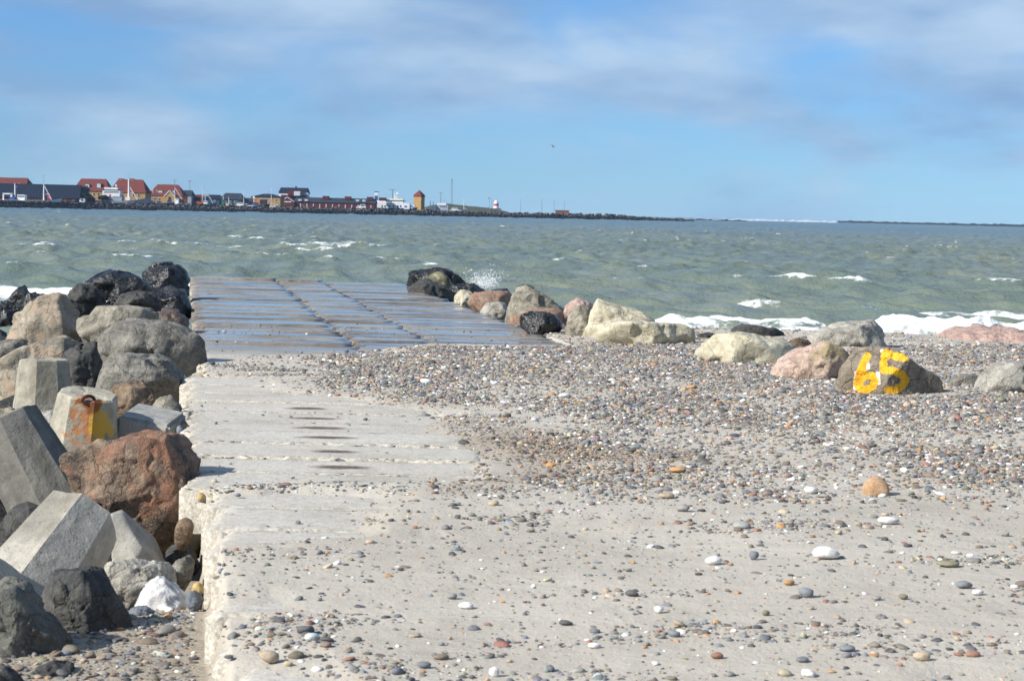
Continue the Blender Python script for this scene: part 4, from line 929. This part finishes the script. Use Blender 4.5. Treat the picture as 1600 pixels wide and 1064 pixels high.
house('warehouse', 'grey building with a steep hipped dark roof in mid harbour', 343, 379, 312, 302, 780, 12, 7, 'teal', 'slate', windows=[(x, x + 3, 314, 318) for x in (350, 358, 366)], cat='warehouse')
house('shed', 'small dark gabled hut right of the hipped grey building', 374, 394, 316, 309.5, 790, 8, 3, 'grey', 'slate', cat='shed')
house('house', 'pale yellow block with a low dark hipped roof', 392, 438, 308, 303, 800, 14, 18, 'yellow', 'darkroof', windows=[(x, x + 3, 311, 315) for x in (398, 406, 414, 422, 430)])
e = house('house', 'white-gabled red building with dark roof and a big window, tallest in mid harbour', 436, 478, 302, 293.5, 840.0, 15, .5, 'white', 'darkroof')
pb(e, 'red_storey', 'redwall', 439, 480, 305, 322, 836.0, 3.9); pb(e, 'red_dormer', 'redwall', 450, 472, 297.5, 306, 835.0, 4)
k = pb(e, 'window', 'white', 459.5, 469, 299.5, 306, 834.8, .15); MB(loc(e)).pbox(460.2, 468.3, 300.2, 305.3, 834.75, .04).build('pane', MW['paleglass'], k)
pb(e, 'glass_bay', 'paleglass', 472, 481, 301.5, 307, 837.0, 3); pb(e, 'chimney', 'darkroof', 461.6, 463.2, 291, 296, 846.0, 1)
e = house('shed', 'long low red shed with dark roof, white posts and four red cupolas', 460, 586, 317, 309.5, 830.0, 12, 1, 'redwall', 'slate', doors=[(463, 467, 319.5, 325), (472, 476, 319.8, 325.5)], cat='shed')
gable(e, 'redwall', 'white', 438.5, 459.5, 308.8, 315.2, 826.0, 8)
pb(e, 'sign_board', 'white', 442, 455, 314.8, 316.2, 825.8, .15)
for i, x in enumerate(range(469, 585, 10)): pb(e, 'post', 'white', x, x + .9, 318.4 + i * .22, 326.3 + i * .25, 825.5, .25)
for x in (504, 538.5, 573): pb(e, 'cupola', 'redwall', x, x + 9.5, 306.5 + (x - 504) * .022, 312 + (x - 504) * .022, 833.0, 4)
for x in (466, 476, 556, 566): pb(e, 'skylight', 'paleglass', x, x + 5, 311.5 + (x - 466) * .01, 314 + (x - 466) * .01, 829.4, .5)
pb(e, 'cupola', 'redwall', 592, 603, 309, 314, 840.0, 4)
# square tower
tx = (645, 664); d = 860; e = root('tower', 654.5, d, GZ, 'square yellow tower with a red pyramid roof', 'tower', GH)
x0, x1 = W(646, 315, d)[0], W(663, 315, d)[0]; ze, zp = W(654.5, 307.5, d)[2], W(654.5, 297, d)[2]; w2 = x1 - x0; xm = (x0 + x1) / 2; yc = d + w2 / 2
def diamond(x, y, h, z): return [(x + h * math.cos(q), y + h * math.sin(q), z) for q in (math.radians(-68), math.radians(22), math.radians(112), math.radians(202))]
h_ = w2 / 2 * 1.08
MB(loc(e)).add(diamond(xm, yc, h_ * 1.0, GZ) + diamond(xm, yc, h_, ze), [(0, 1, 5, 4), (1, 2, 6, 5), (2, 3, 7, 6), (3, 0, 4, 7), (4, 5, 6, 7)]).build('wall', MW['yellow'], e)
zb2 = W(654.5, 305.2, d)[2]
MB(loc(e)).add(diamond(xm, yc, h_ * 1.07, ze - .05) + diamond(xm, yc, h_ * 1.05, zb2) + [(xm, yc, zp)], [(0, 1, 5, 4), (1, 2, 6, 5), (2, 3, 7, 6), (3, 0, 4, 7), (4, 5, 8), (5, 6, 8), (6, 7, 8), (7, 4, 8), (3, 2, 1, 0)]).build('roof', MW['redtile'], e)

# ------------------------------------------------------------------ boats
def hull(e, m, px0, px1, py_deck, d, beam, bow=1, sheer=.5, name='hull'):
    pm = (px0 + px1) / 2; x0, x1 = W(px0, py_deck, d)[0], W(px1, py_deck, d)[0]; zt = W(pm, py_deck, d)[2]; zb = SL - .1
    n = 9; V = []; Fc = []; yc = d + beam / 2
    for i in range(n):
        s_ = i / (n - 1); q = s_ if bow > 0 else 1 - s_
        wd = beam / 2 * (1 - max(0, (q - .55) / .45) ** 2 * .97); zd = zt + sheer * max(0, q - .5) ** 2 * 4
        x = x0 + (x1 - x0) * s_; xb = x0 + (x1 - x0) * (.03 + .9 * s_ if bow > 0 else .07 + .9 * s_)
        V += [(x, yc - wd, zd), (x, yc + wd, zd), (xb, yc - wd * .7, zb), (xb, yc + wd * .7, zb)]
    for i in range(n - 1):
        a, b = 4 * i, 4 * i + 4
        Fc += [(a, b, b + 1, a + 1), (a, a + 2, b + 2, b), (a + 1, b + 1, b + 3, a + 3), (a + 2, a + 3, b + 3, b + 2)]
    Fc += [(0, 1, 3, 2), (4 * n - 4, 4 * n - 2, 4 * n - 1, 4 * n - 3)]
    return MB(loc(e)).add(V, Fc).build(name, MW[m], e)
def mast(e, px, top, bot, d, r=.12, m='white', name='mast', r1=None): 
    return MB(loc(e)).tube(W(px, bot, d), W(px, top, d), r, r1 or r * .6, 6).build(name, MW[m], e)
def spar(e, a, b, d, r=.08, m='white', name='boom'): return MB(loc(e)).tube(W(a[0], a[1], d), W(b[0], b[1], d), r, n=5).build(name, MW[m], e)
def panes(e, x0, x1, y0, y1, d, n):
    for i in range(n):
        a = x0 + (x1 - x0) * i / n; pb(e, 'window', 'glass', a, a + (x1 - x0) / n * .62, y0, y1, d, .05)
GBT = 'boats moored in the far harbour'
def boat(name, label, px, d, cat): return root(name, px, d, SL, label, cat, GBT)
d = 672; e = boat('trawler', 'white trawler with gallows and a tall mast before the dark hall', 45, d, 'trawler')
hull(e, 'white', -12, 94, 313.3, d, 6, 1, .9); pb(e, 'wheelhouse', 'white', 27, 38.5, 304.5, 314.5, d + 1.2, 3.4); pb(e, 'gallows', 'white', 4, 19, 302, 304, d + 1, 2)
pb(e, 'gallows_leg', 'white', 4, 6, 303, 314, d + 1, .5); pb(e, 'gallows_leg', 'white', 16, 19, 303, 314, d + 1, .5); panes(e, 28, 38, 306, 308, d + 1.1, 4)
mast(e, 23.5, 287, 314, d + 2, .28); mast(e, 68.5, 287.5, 315, d + 2, .26); mast(e, 68.3, 274, 289, d + 2, .06, 'steel'); spar(e, (63, 274.6), (71, 274.6), d + 2, .05, 'steel', 'aerial')
spar(e, (69, 290), (81, 313), d + 2, .13); spar(e, (71, 304), (78, 304), d + 2, .08); pb(e, 'net_drum', 'blue', 14, 23, 308, 315, d + .4, 1.5); pb(e, 'hatch', 'red', 74, 78, 306, 311, d + 2, 1)
spar(e, (22, 292), (27, 292), d + 2, .06, name='crosstree')
for x in range(40, 66, 5): pb(e, 'rail_post', 'green', x, x + .6, 309.5, 314, d + .1, .1)
d = 716; e = boat('ship', 'grey ship with white bridge and tall white mast before the yellow houses', 188, d, 'ship')
hull(e, 'navygrey', 143, 233, 314.2, d, 7, 1, 1.6); pb(e, 'superstructure', 'grey', 165, 190, 307, 316, d + 1.2, 4.5)
pb(e, 'bridge', 'white', 160, 187, 297, 307.5, d + 1.0, 4.8); pb(e, 'bridge_top', 'white', 163, 184, 293.2, 296.6, d + 1.4, 3.5); panes(e, 163, 186, 299.5, 301.3, d + .9, 8); pb(e, 'roof_edge', 'slate', 159, 187.5, 296.4, 297.2, d + .8, 5)
mast(e, 201.3, 280, 312, d + 2.5, .42); mast(e, 201, 271, 281, d + 2.5, .05, 'steel'); spar(e, (202, 291), (217, 316), d + 2.5, .14); spar(e, (203, 301.5), (209, 301.5), d + 2.5, .1)
pb(e, 'hatch_cover', 'white', 196, 203, 308.5, 313, d + 1, 2); pb(e, 'radome', 'white', 180, 182.5, 288.6, 291.4, d + 2, .5); mast(e, 181.2, 289, 297, d + 2.2, .12)
pb(e, 'red_mark', 'red', 170.5, 173, 304, 307, d + .93, .05); pb(e, 'tender', 'slate', 153, 168, 306.5, 312.5, d - .6, 1.6)
for i, (x, nm) in enumerate(((174, 'N'), (178, 'r'), (182, 'a'), (186, 'c'))): pass
def small_boat(name, label, px0, px1, deck, d, hm, cab, cm, mastspec=(), cat='boat', bow=1):
    d = dB((px0 + px1) / 2) + 17
    e = boat(name, label, (px0 + px1) / 2, d, cat); hull(e, hm, px0, px1, deck, d, 2.6, bow, .5)
    if cab: c = pb(e, 'cabin', cm, *cab, d + .5, 1.6); pb(e, 'window', 'glass', cab[0] + .6, cab[1] - .6, cab[2] + .6, cab[2] + 1.6, d + .44, .04)
    for (px, top) in mastspec:
        mast(e, px, top, deck + 1, d + 1.2, .13); spar(e, (px, deck - 2.2), (px + 5, deck - 1.6), d + 1.2, .07); spar(e, (px, top + 1), (px0 + .5, deck - .5), d + 1.2, .025, 'steel', 'stay'); spar(e, (px, top + 1), (px1 - .5, deck - .5), d + 1.2, .025, 'steel', 'stay')
    return e
small_boat('sailing_boat', 'blue-hulled sailing boat right of the grey ship', 231, 242, 317.5, 715, 'blue', (234, 239, 313.5, 318), 'white', [(239, 293.5)], 'sailing boat')
small_boat('sailing_boat', 'sailing boat with a cream mast before the red-roofed house', 241, 254, 318, 718, 'white', (246, 251, 314.5, 318.5), 'white', [(245.5, 296.5)], 'sailing boat')
small_boat('motor_boat', 'blue and white motor boat before the white-trimmed gable', 255, 272, 317.6, 722, 'blue', (261, 268, 313, 318), 'white', [], 'motor boat')
e = small_boat('sailing_boat', 'white boat with tall mast and slanting boom at the gable house', 270, 283, 317.8, 725, 'white', (274, 279, 310, 318), 'white', [(273.3, 292)], 'sailing boat'); spar(e, (274, 295), (284, 311), 726, .1)
small_boat('motor_boat', 'small white boat with dark red wheelhouse and orange stern', 282, 297, 318.5, 728, 'white', (284, 292, 312.3, 316), 'red', [], 'motor boat')
small_boat('motor_boat', 'low boat with an orange tarpaulin', 301, 317, 319, 731, 'wood', (304, 316, 315.3, 318.5), 'orange', [], 'motor boat')
e = small_boat('fishing_boat', 'blue fishing boat with a tall white mast and boom frame', 313, 337, 319, 734, 'blue', (318, 324, 314, 319.5), 'white', [(316.2, 285.5), (320.8, 305)], 'fishing boat'); spar(e, (316.5, 306), (326, 306), 735.2, .1); spar(e, (326, 306), (333, 318), 735.2, .1)
small_boat('fishing_boat', 'green fishing boat before the hipped grey building', 339, 352, 320.5, 737, 'wood', (347, 350, 312.5, 321), 'green', [(349, 306)], 'fishing boat')
small_boat('motor_boat', 'orange-hulled boat right of the green one', 350, 361, 321.2, 739, 'orange', (353, 357, 317.5, 321.5), 'cream', [(357.5, 308)], 'motor boat')
small_boat('motor_boat', 'white cabin cruiser with a row of windows', 368, 386, 320.5, 741, 'white', (370, 381, 317, 321), 'white', [(381, 297)], 'motor boat')
e = small_boat('rescue_boat', 'white boat carrying a bright orange dinghy before the pale yellow block', 385, 403, 321, 744, 'white', (394, 403, 316.5, 321), 'blue', [(396.5, 306)], 'boat'); pb(e, 'dinghy', 'orange', 396.5, 404.5, 313.6, 316.2, 744.6, 1); pb(e, 'radome', 'white', 395, 398, 307, 310, 745, .6)
small_boat('fishing_boat', 'dark blue-grey boat with a stern frame left of the red gable', 402, 421, 320.3, 747, 'slate', (406, 417, 312, 320), 'slate', [(424, 294)], 'fishing boat')
small_boat('motor_boat', 'low white boat at the foot of the red gable', 420, 438, 322.3, 750, 'white', (429, 434, 320.3, 322.5), 'white', [], 'motor boat')
d = 845; e = boat('ferry', 'white ferry with blue hull stripe, radar mast and funnel', 616, d, 'ferry')
hull(e, 'blue', 584, 652, 325.5, d, 9, 1, .5); pb(e, 'lower_deck', 'white', 584, 640, 317, 326.5, d + .6, 7.6); pb(e, 'upper_deck', 'white', 585, 630, 313.8, 317.1, d + 1.2, 6.5); pb(e, 'bridge', 'cream', 607, 630, 310.5, 313.9, d + 1.6, 5)
pb(e, 'dark_band', 'slate', 604, 633, 313.4, 314.3, d + 1.0, 6.8); pb(e, 'foredeck', 'white', 633, 648, 320.5, 326, d + 1, 6)
pb(e, 'funnel', 'blue', 585.5, 590, 306, 313.9, d + 3, 2); pb(e, 'funnel_top', 'white', 585, 590.6, 300.5, 306.1, d + 2.9, 2.2); pb(e, 'funnel_cap', 'slate', 584.8, 591, 299.6, 300.5, d + 2.8, 2.4)
for x in (596, 600.5, 607.5, 614, 620.5, 625): pb(e, 'window', 'glass', x, x + 2, 321.2, 324.2, d + .53, .06)
for x in (632, 642): pb(e, 'window', 'blue', x, x + 3.5, 321.8, 324, d + .5, .06)
mast(e, 613, 296.2, 311, d + 4, .32, 'steel'); spar(e, (608.5, 296.5), (618, 296.5), d + 4, .14, 'steel', 'radar_arm'); mast(e, 617.5, 303, 311, d + 4, .3); mast(e, 620.5, 301, 311, d + 4, .22)
pb(e, 'radome', 'white', 618.5, 622.5, 300.3, 303.8, d + 3.5, .8); pb(e, 'lifeboat', 'blue', 601, 608, 311.8, 313.8, d + .5, 1.4)
d = 864; e = boat('ship', 'pale grey patrol ship with a dark mast right of the yellow tower', 683, d, 'ship')
hull(e, 'navygrey', 664, 702, 328.3, d, 6, -1, .5); pb(e, 'superstructure', 'navygrey', 681, 700, 320.5, 329, d + 1, 4); pb(e, 'bridge', 'white', 683, 697, 317.6, 320.6, d + 1.3, 3.2); panes(e, 688, 699, 321.8, 323.4, d + .9, 4)
mast(e, 688.6, 300.5, 318, d + 2.5, .2, 'steel'); spar(e, (685.3, 301.3), (691.5, 301.3), d + 2.5, .1, 'steel', 'yard'); mast(e, 672.5, 313, 328, d + 2, .22); mast(e, 677, 312, 328, d + 2, .22); mast(e, 694, 311, 318, d + 2, .1, 'steel')
e = small_boat('motor_boat', 'small white motor boat right of the patrol ship', 703, 727, 328, 862, 'white', (706, 715, 325, 328.4), 'white', [(724.7, 310.5)], 'motor boat')
# white car on the quay
d = 822; e = root('car', 564, d, 1.9, 'white car parked behind the breakwater left of the ferry', 'car')
prof = [(556.5, 325.5), (556.8, 323.6), (561, 322.6), (563.2, 319.6), (570.3, 319.6), (571.2, 322.8), (571.2, 325.5)]
V = [W(a, b, d) for a, b in prof] + [W(a, b, d) + np.array([0, 1.7, 0]) for a, b in prof]; n = len(prof)
MB(loc(e)).add(V, [tuple(range(n)), tuple(range(2 * n - 1, n - 1, -1))] + [(i, i + n, (i + 1) % n + n, (i + 1) % n) for i in range(n)]).build('body', MW['white'], e)
pb(e, 'side_window', 'glass', 563.6, 570.2, 320.3, 322.4, d - .03, .028)
for x in (559.3, 568.3): MB(loc(e)).tube(W(x, 325.6, d - .05), W(x, 325.6, d - .05) + np.array([0, .3, 0]), .34, n=12).build('wheel', MW['darkroof'], e)
# radio mast, beacon, poles, bunker
d = 1050; e = root('radio_mast', 706, d, 1.5, 'thin tall lattice radio mast behind the patrol ship', 'mast')
for sx in (-.35, .35): MB(loc(e)).tube(W(706, 329, d) + np.array([sx, 0, 0]), W(706, 281, d) + np.array([sx * .7, 0, 0]), .10, n=4).build('leg', MW['steel'], e)
for yq in range(283, 327, 4): MB(loc(e)).tube(W(706, yq, d) + np.array([-.33, 0, 0]), W(706, yq + 3, d) + np.array([.33, 0, 0]), .06, n=4).build('brace', MW['steel'], e)
pb(e, 'lamp_head', 'steel', 705, 707.4, 280.3, 282.3, d - .2, .6)
d = 905; e = root('beacon', 775.5, d, 2.0, 'short white harbour beacon with a red band on a dark platform', 'beacon')
pb(e, 'platform', 'wood', 768, 783, 325.8, 327.6, d, 4)
for x in (769.5, 774, 781): pb(e, 'platform_leg', 'wood', x, x + .9, 327.4, 331, d + .3, .4)
def drum(nm, m, y0, y1, r0, r1): MB(loc(e)).tube(W(775.3, y1, d + 2), W(775.3, y0, d + 2), r0 * d / F, r1 * d / F, 14).build(nm, MW[m], e)
drum('tower_base', 'white', 322, 326, 4.3, 3.9); drum('red_band', 'red', 318.6, 322, 3.95, 3.9); drum('lantern', 'white', 315.6, 318.6, 3.7, 3.0); drum('dome', 'white', 312.8, 315.6, 2.6, .6); drum('vane', 'steel', 308.5, 313, .3, .2)
for (px, top, bot, lb) in ((764.6, 309, 328, 'pole with a small box at its top left of the beacon'), (768.5, 310, 325, 'thin pole close to the beacon'), (813.5, 312, 331, 'thin pole between the beacon and the bunker'), (846.5, 311, 332, 'second thin pole right of the beacon'), (865.7, 313.5, 331, 'thin pole left of the bunker'), (881.5, 313, 330, 'thin pole behind the bunker')):
    e = root('pole', px, 930, 1.5, lb, 'pole', 'poles on the breakwater'); MB(loc(e)).tube(W(px, bot, 930), W(px, top, 930), .12, .08, 5).build('shaft', MW['steel'], e)
    if top == 309: pb(e, 'lamp_box', 'steel', px - 1.6, px + 1.6, 309, 311.2, 929.8, .6)
for (px, top, lb) in ((296.3, 282.5, 'lamp mast with a wide head behind the harbour boats'), (273, 281.5, 'thin lamp mast left of the wide-headed one')):
    e = root('lamp_mast', px, 800, GZ, lb, 'lamp mast', 'lamp masts in the harbour'); MB(loc(e)).tube(W(px, 318, 800), W(px, top, 800), .14, .09, 5).build('shaft', MW['steel'], e); pb(e, 'lamp_head', 'steel', px - 2.8, px + 2.8, top, top + 1.0, 799.7, .6)
e = root('bunker', 878, 935, 1.6, 'low flat-roofed brown bunker on the breakwater', 'bunker'); pb(e, 'wall', 'brick', 868, 889, 329.4, 335, 935, 5); pb(e, 'roof_slab', 'grey', 866.5, 890.5, 328.2, 329.4, 934.6, 6)
d = 690; e = root('hut', 125, d, GZ, 'small white hut with two dark openings on the quay', 'hut'); pb(e, 'wall', 'white', 115.5, 132, 310.5, 317.5, d, 2.5, z0=GZ)
for x in (118, 127): pb(e, 'window', 'glass', x, x + 3, 310.9, 314.5, d - .06, .055)
# dark windblown bushes
bush_m = plain('dark_bush', (.02, .035, .022), .9, .4)
def bush(px0, px1, py0, py1, d, lb, sd_):
    e = root('bush', (px0 + px1) / 2, d, GZ, lb, 'bush', 'dark bushes on the quay'); r = np.random.default_rng(sd_); V = []; Fc = []
    a = W(px0, py1, d); b = W(px1, py0, d); c = (a + b) / 2
    for _ in range(420):
        q = r.normal(size=3); q /= np.linalg.norm(q); q *= r.uniform(.35, 1) ** .5
        p = c + q * np.array([abs(b[0] - a[0]) / 2, .9, abs(b[2] - a[2]) / 2]); n = len(V); s_ = r.uniform(.12, .3)
        V += [p + r.normal(size=3) * s_ for _ in range(3)]; Fc.append((n, n + 1, n + 2))
    MB(loc(e)).add(V, Fc).build('foliage', bush_m, e); MB(loc(e)).tube((c[0], c[1], GZ), c, .12, .06, 6).build('stem', MW['wood'], e)
bush(121, 143, 303, 311, 694, 'dark bush right of the hall roof', 1); bush(129, 140, 292, 300, 728, 'dark bush high against the yellow house', 2); bush(155, 168, 305.5, 313, 706, 'rounded dark bush before the grey ship', 3)

# quay and land
qv = MB(); V = []
for px in (-420, -100, 250, 500, 820):
    dd = dB(px) + 8; x = W(px, 320, dd)[0]; V += [(x, dd, GZ), (x * 1.35, dd + 330, GZ), (x, dd, -2.0)]
qf = []
for i in range(4): a, b = 3 * i, 3 * i + 3; qf += [(a, b, b + 1, a + 1), (a + 2, b + 2, b, a)]
tag(qv.add(V, qf).build('harbour_ground', plain('quay_ground', (.06, .06, .065), .9)), kind='structure')
# dunes
px_ = np.linspace(655, 800, 60); tt = np.linspace(0, 1, 12); X = np.zeros((12, 60)); Yd = X.copy(); Zd = X.copy()
prof = np.interp(px_, [655, 670, 690, 700, 712, 735, 760, 780, 792, 800], [326, 322, 318.5, 318.2, 320, 322.5, 324.5, 328, 331, 334])
for j in range(60):
    top = W(px_[j], prof[j], 1040); base = W(px_[j], 330, 1000)
    for i in range(12):
        s_ = tt[i]; Yd[i, j] = 985 + 110 * s_; X[i, j] = W(px_[j], 330, Yd[i, j])[0]; hgt = math.sin(math.pi * min(1, s_ * 1.0)) ; Zd[i, j] = .6 + max(0, top[2] - .6) * hgt
Zd += .25 * fbm(X * .3, Yd * .2, 0, 4, 81); 
tag(link('dune', grid_mesh('dune', X, Yd, Zd), plain('dune_grass', (.055, .062, .04), .95, .35)), kind='structure')
# low land far right and the surf before it
def lowland(name, pts, d, m, dep=60):
    n = 140; pxs = np.linspace(pts[0][0], pts[-1][0], n); prof = np.interp(pxs, [p[0] for p in pts], [p[1] for p in pts])
    X = np.zeros((5, n)); Yl = X.copy(); Zl = X.copy()
    for j in range(n):
        zt = W(pxs[j], prof[j], d)[2] + .5 * float(vnoise(pxs[j] * .2, 0, 0, 90))
        for i, (s_, h) in enumerate(((0, -1.2), (.15, .8), (.4, 1), (.7, .9), (1, -1.2))):
            Yl[i, j] = d + dep * (s_ - .4); X[i, j] = W(pxs[j], 335, Yl[i, j])[0]; Zl[i, j] = SL + (zt - SL) * h if h > 0 else h
    return link(name, grid_mesh(name, X, Yl, Zl), m)
tag(lowland('low_land', [(1304, 347.5), (1312, 344.8), (1400, 347.2), (1480, 348.8), (1560, 350.2), (1640, 352), (1800, 356)], 1900, plain('far_land', (.03, .035, .035), .95, .3)), kind='structure')
tag(lowland('rock_spit', [(1040, 344), (1050, 341.2), (1110, 343), (1165, 343.8), (1172, 346)], 1350, plain('far_rock', (.025, .027, .03), .95, .3), 30), kind='structure')
tag(lowland('breaking_surf', [(1068, 341.5), (1130, 342.2), (1165, 342.0), (1210, 343.8), (1260, 344.2), (1306, 345.2), (1312, 349)], 1750, plain('surf_foam', (.36, .40, .44), .95, .1), 20), 'white line of breaking surf on the horizon', 'surf', kind='stuff')

# ------------------------------------------------------------------ breakwater of piled armour stones
bw = empty('breakwater', tuple(np.append(W(100, 320, dB(100))[:2], SL)), 'long dark rubble breakwater in front of the harbour', 'breakwater')
r = np.random.default_rng(5); base = r.normal(size=(6, 14, 3)); V = []; Fc = []
v1, f1 = ico(1)
def top_z(px): return np.interp(px, [-150, 0, 300, 440, 520, 800, 960, 1000, 1062, 1090], [1.1, 1.15, 1.2, 1.35, 1.75, 1.35, 1.8, .9, .1, -.7])
stones = []
mats = [plain('armour_stone', (.10, .095, .085), .95, .3), plain('armour_stone_dark', (.018, .020, .025), .9, .3)]
acc = [([], []), ([], [])]
for i in range(5200):
    px = r.uniform(-150, 1085); s_ = r.uniform(); dd = dB(px) + s_ * 7; zt = top_z(px)
    z = SL + (zt - SL) * s_ + r.uniform(-.1, .15); sz = r.uniform(.3, .62) * (1.2 if s_ > .7 else 1)
    x = W(px, 330, dd)[0]; k = 1 if s_ < .5 else (0 if r.uniform() < .55 else 1); Vv, Ff = acc[k]; n = len(Vv)
    A = r.normal(size=(7, 3)); A /= np.linalg.norm(A, axis=1, keepdims=True); rr = ((np.clip(v1 @ A.T / .75, 0, None) ** 9).sum(1) + 1) ** (-1 / 9)
    co = v1 * rr[:, None] * sz * r.uniform(.7, 1.2, 3) + np.array([x, dd, z]) - loc(bw)
    Vv += co.tolist(); Ff += [tuple(int(q) + n for q in f) for f in f1]
for k, nm in ((0, 'armour_stones'), (1, 'wet_armour_stones')):
    me = bpy.data.meshes.new(nm); me.from_pydata(acc[k][0], [], acc[k][1]); me.update(); o = link(nm, me, mats[k], bw); o['kind'] = 'stuff'
cb = MB(loc(bw)); V = []
for px in np.linspace(-150, 1080, 30):
    dd = dB(px) + 3.5; x = W(px, 330, dd)[0]; z = top_z(px) - .45; V += [(x, dd, -1.5), (x, dd + 3, max(z, -1.2)), (x, dd + 9, max(z, -1.2)), (x, dd + 9, -1.5)]
cb.add(V, [(4 * i + a, 4 * i + b, 4 * i + 4 + b, 4 * i + 4 + a) for i in range(29) for a, b in ((0, 1), (1, 2), (2, 3))]).build('core', mats[1], bw)
for a, b in ((0, 420), (575, 735)):
    wl = MB(loc(bw)); V = []
    for px in np.linspace(a, b, 12):
        dd = dB(px) + 9.5; x = W(px, 330, dd)[0]; V += [(x, dd, 0), (x, dd, 1.75), (x, dd + .5, 1.75), (x, dd + .5, 0)]
    wl.add(V, [(4 * i + p, 4 * i + q, 4 * i + 4 + q, 4 * i + 4 + p) for i in range(11) for p, q in ((0, 1), (1, 2), (2, 3))]).build('parapet', MW['wood'], bw)

# ------------------------------------------------------------------ spray, gull, stick
sp = MB(); r = np.random.default_rng(3); V = []; Fc = []; v0, f0 = ico(1)
c = W(757, 446, 45)
for _ in range(2200):
    h = abs(r.normal(0, .16)) + r.uniform(0, .14); p = c + np.array([r.normal(0, .12 + .25 * h), r.normal(0, .2), -.1 + h]); s_ = abs(r.normal(0, .004)) + .0015; n = len(V)
    V += (v0[:12] * s_ + p).tolist() if False else (v0 * s_ + p).tolist(); Fc += [tuple(int(q) + n for q in f) for f in f0]
foam_m = plain('spray_drops', (.85, .87, .88), .4, .05)
tag(sp.add(V, Fc).build('sea_spray', foam_m, None, True), 'burst of white spray beside the black corner boulder', 'spray', kind='stuff')
gl_ = W(864, 230, 180); e = empty('gull', tuple(gl_), 'tiny gull flying high over the sea', 'gull')
MB().add([(-.25, 0, 0), (-.1, -.05, .02), (.12, -.05, .02), (.22, 0, .02), (.12, .05, .02), (-.1, .05, .02), (0, 0, .07), (0, 0, -.06)], [(0, 1, 6), (1, 2, 6), (2, 3, 6), (3, 4, 6), (4, 5, 6), (5, 0, 6), (1, 0, 7), (2, 1, 7), (3, 2, 7), (4, 3, 7), (5, 4, 7), (0, 5, 7)]).build('body', MW['white'], e)
for s_ in (-1, 1): MB().add([(-.05, 0, .03), (.10, 0, .03), (.02 + .12 * s_, s_ * .3, .16), (-.06 + .12 * s_, s_ * .3, .16), (-.12 + .3 * s_, s_ * .6, .10), (-.05, 0, .045), (.10, 0, .045), (.02 + .12 * s_, s_ * .3, .175)], [(0, 1, 2, 3), (3, 2, 4), (5, 6, 7), (3, 7, 4)]).build('wing', MW['navygrey'], e)
a_, b_ = P(1548, 912), P(1640, 914); st = MB((a_ + b_) / 2); 
for i in range(6):
    p0 = a_ + (b_ - a_) * i / 6 + np.array([0, 0, .025 + .006 * math.sin(i * 2)]); p1 = a_ + (b_ - a_) * (i + 1) / 6 + np.array([0, 0, .025 + .006 * math.sin(i * 2 + 2)]); st.tube(p0, p1, .007 + .001 * i, n=6)
o = st.build('stick', plain('bleached_wood', (.55, .48, .38), .8)); o.location = (a_ + b_) / 2; tag(o, 'thin pale stick lying on the sand at the right border', 'stick')

# ------------------------------------------------------------------ air
hz = N('sea_air'); hz.t.nodes.remove(hz.b); pv = hz.n('ShaderNodeVolumePrincipled'); pv.inputs['Color'].default_value = (.42, .66, 1, 1); pv.inputs['Density'].default_value = HAZE; pv.inputs['Anisotropy'].default_value = 0.0
hz.l(pv.outputs[0], [n for n in hz.t.nodes if n.type == 'OUTPUT_MATERIAL'][0].inputs['Volume'])
tag(MB().box(-2200, 2200, -60, 3900, -3.5, 26).build('haze', hz.m), kind='stuff')
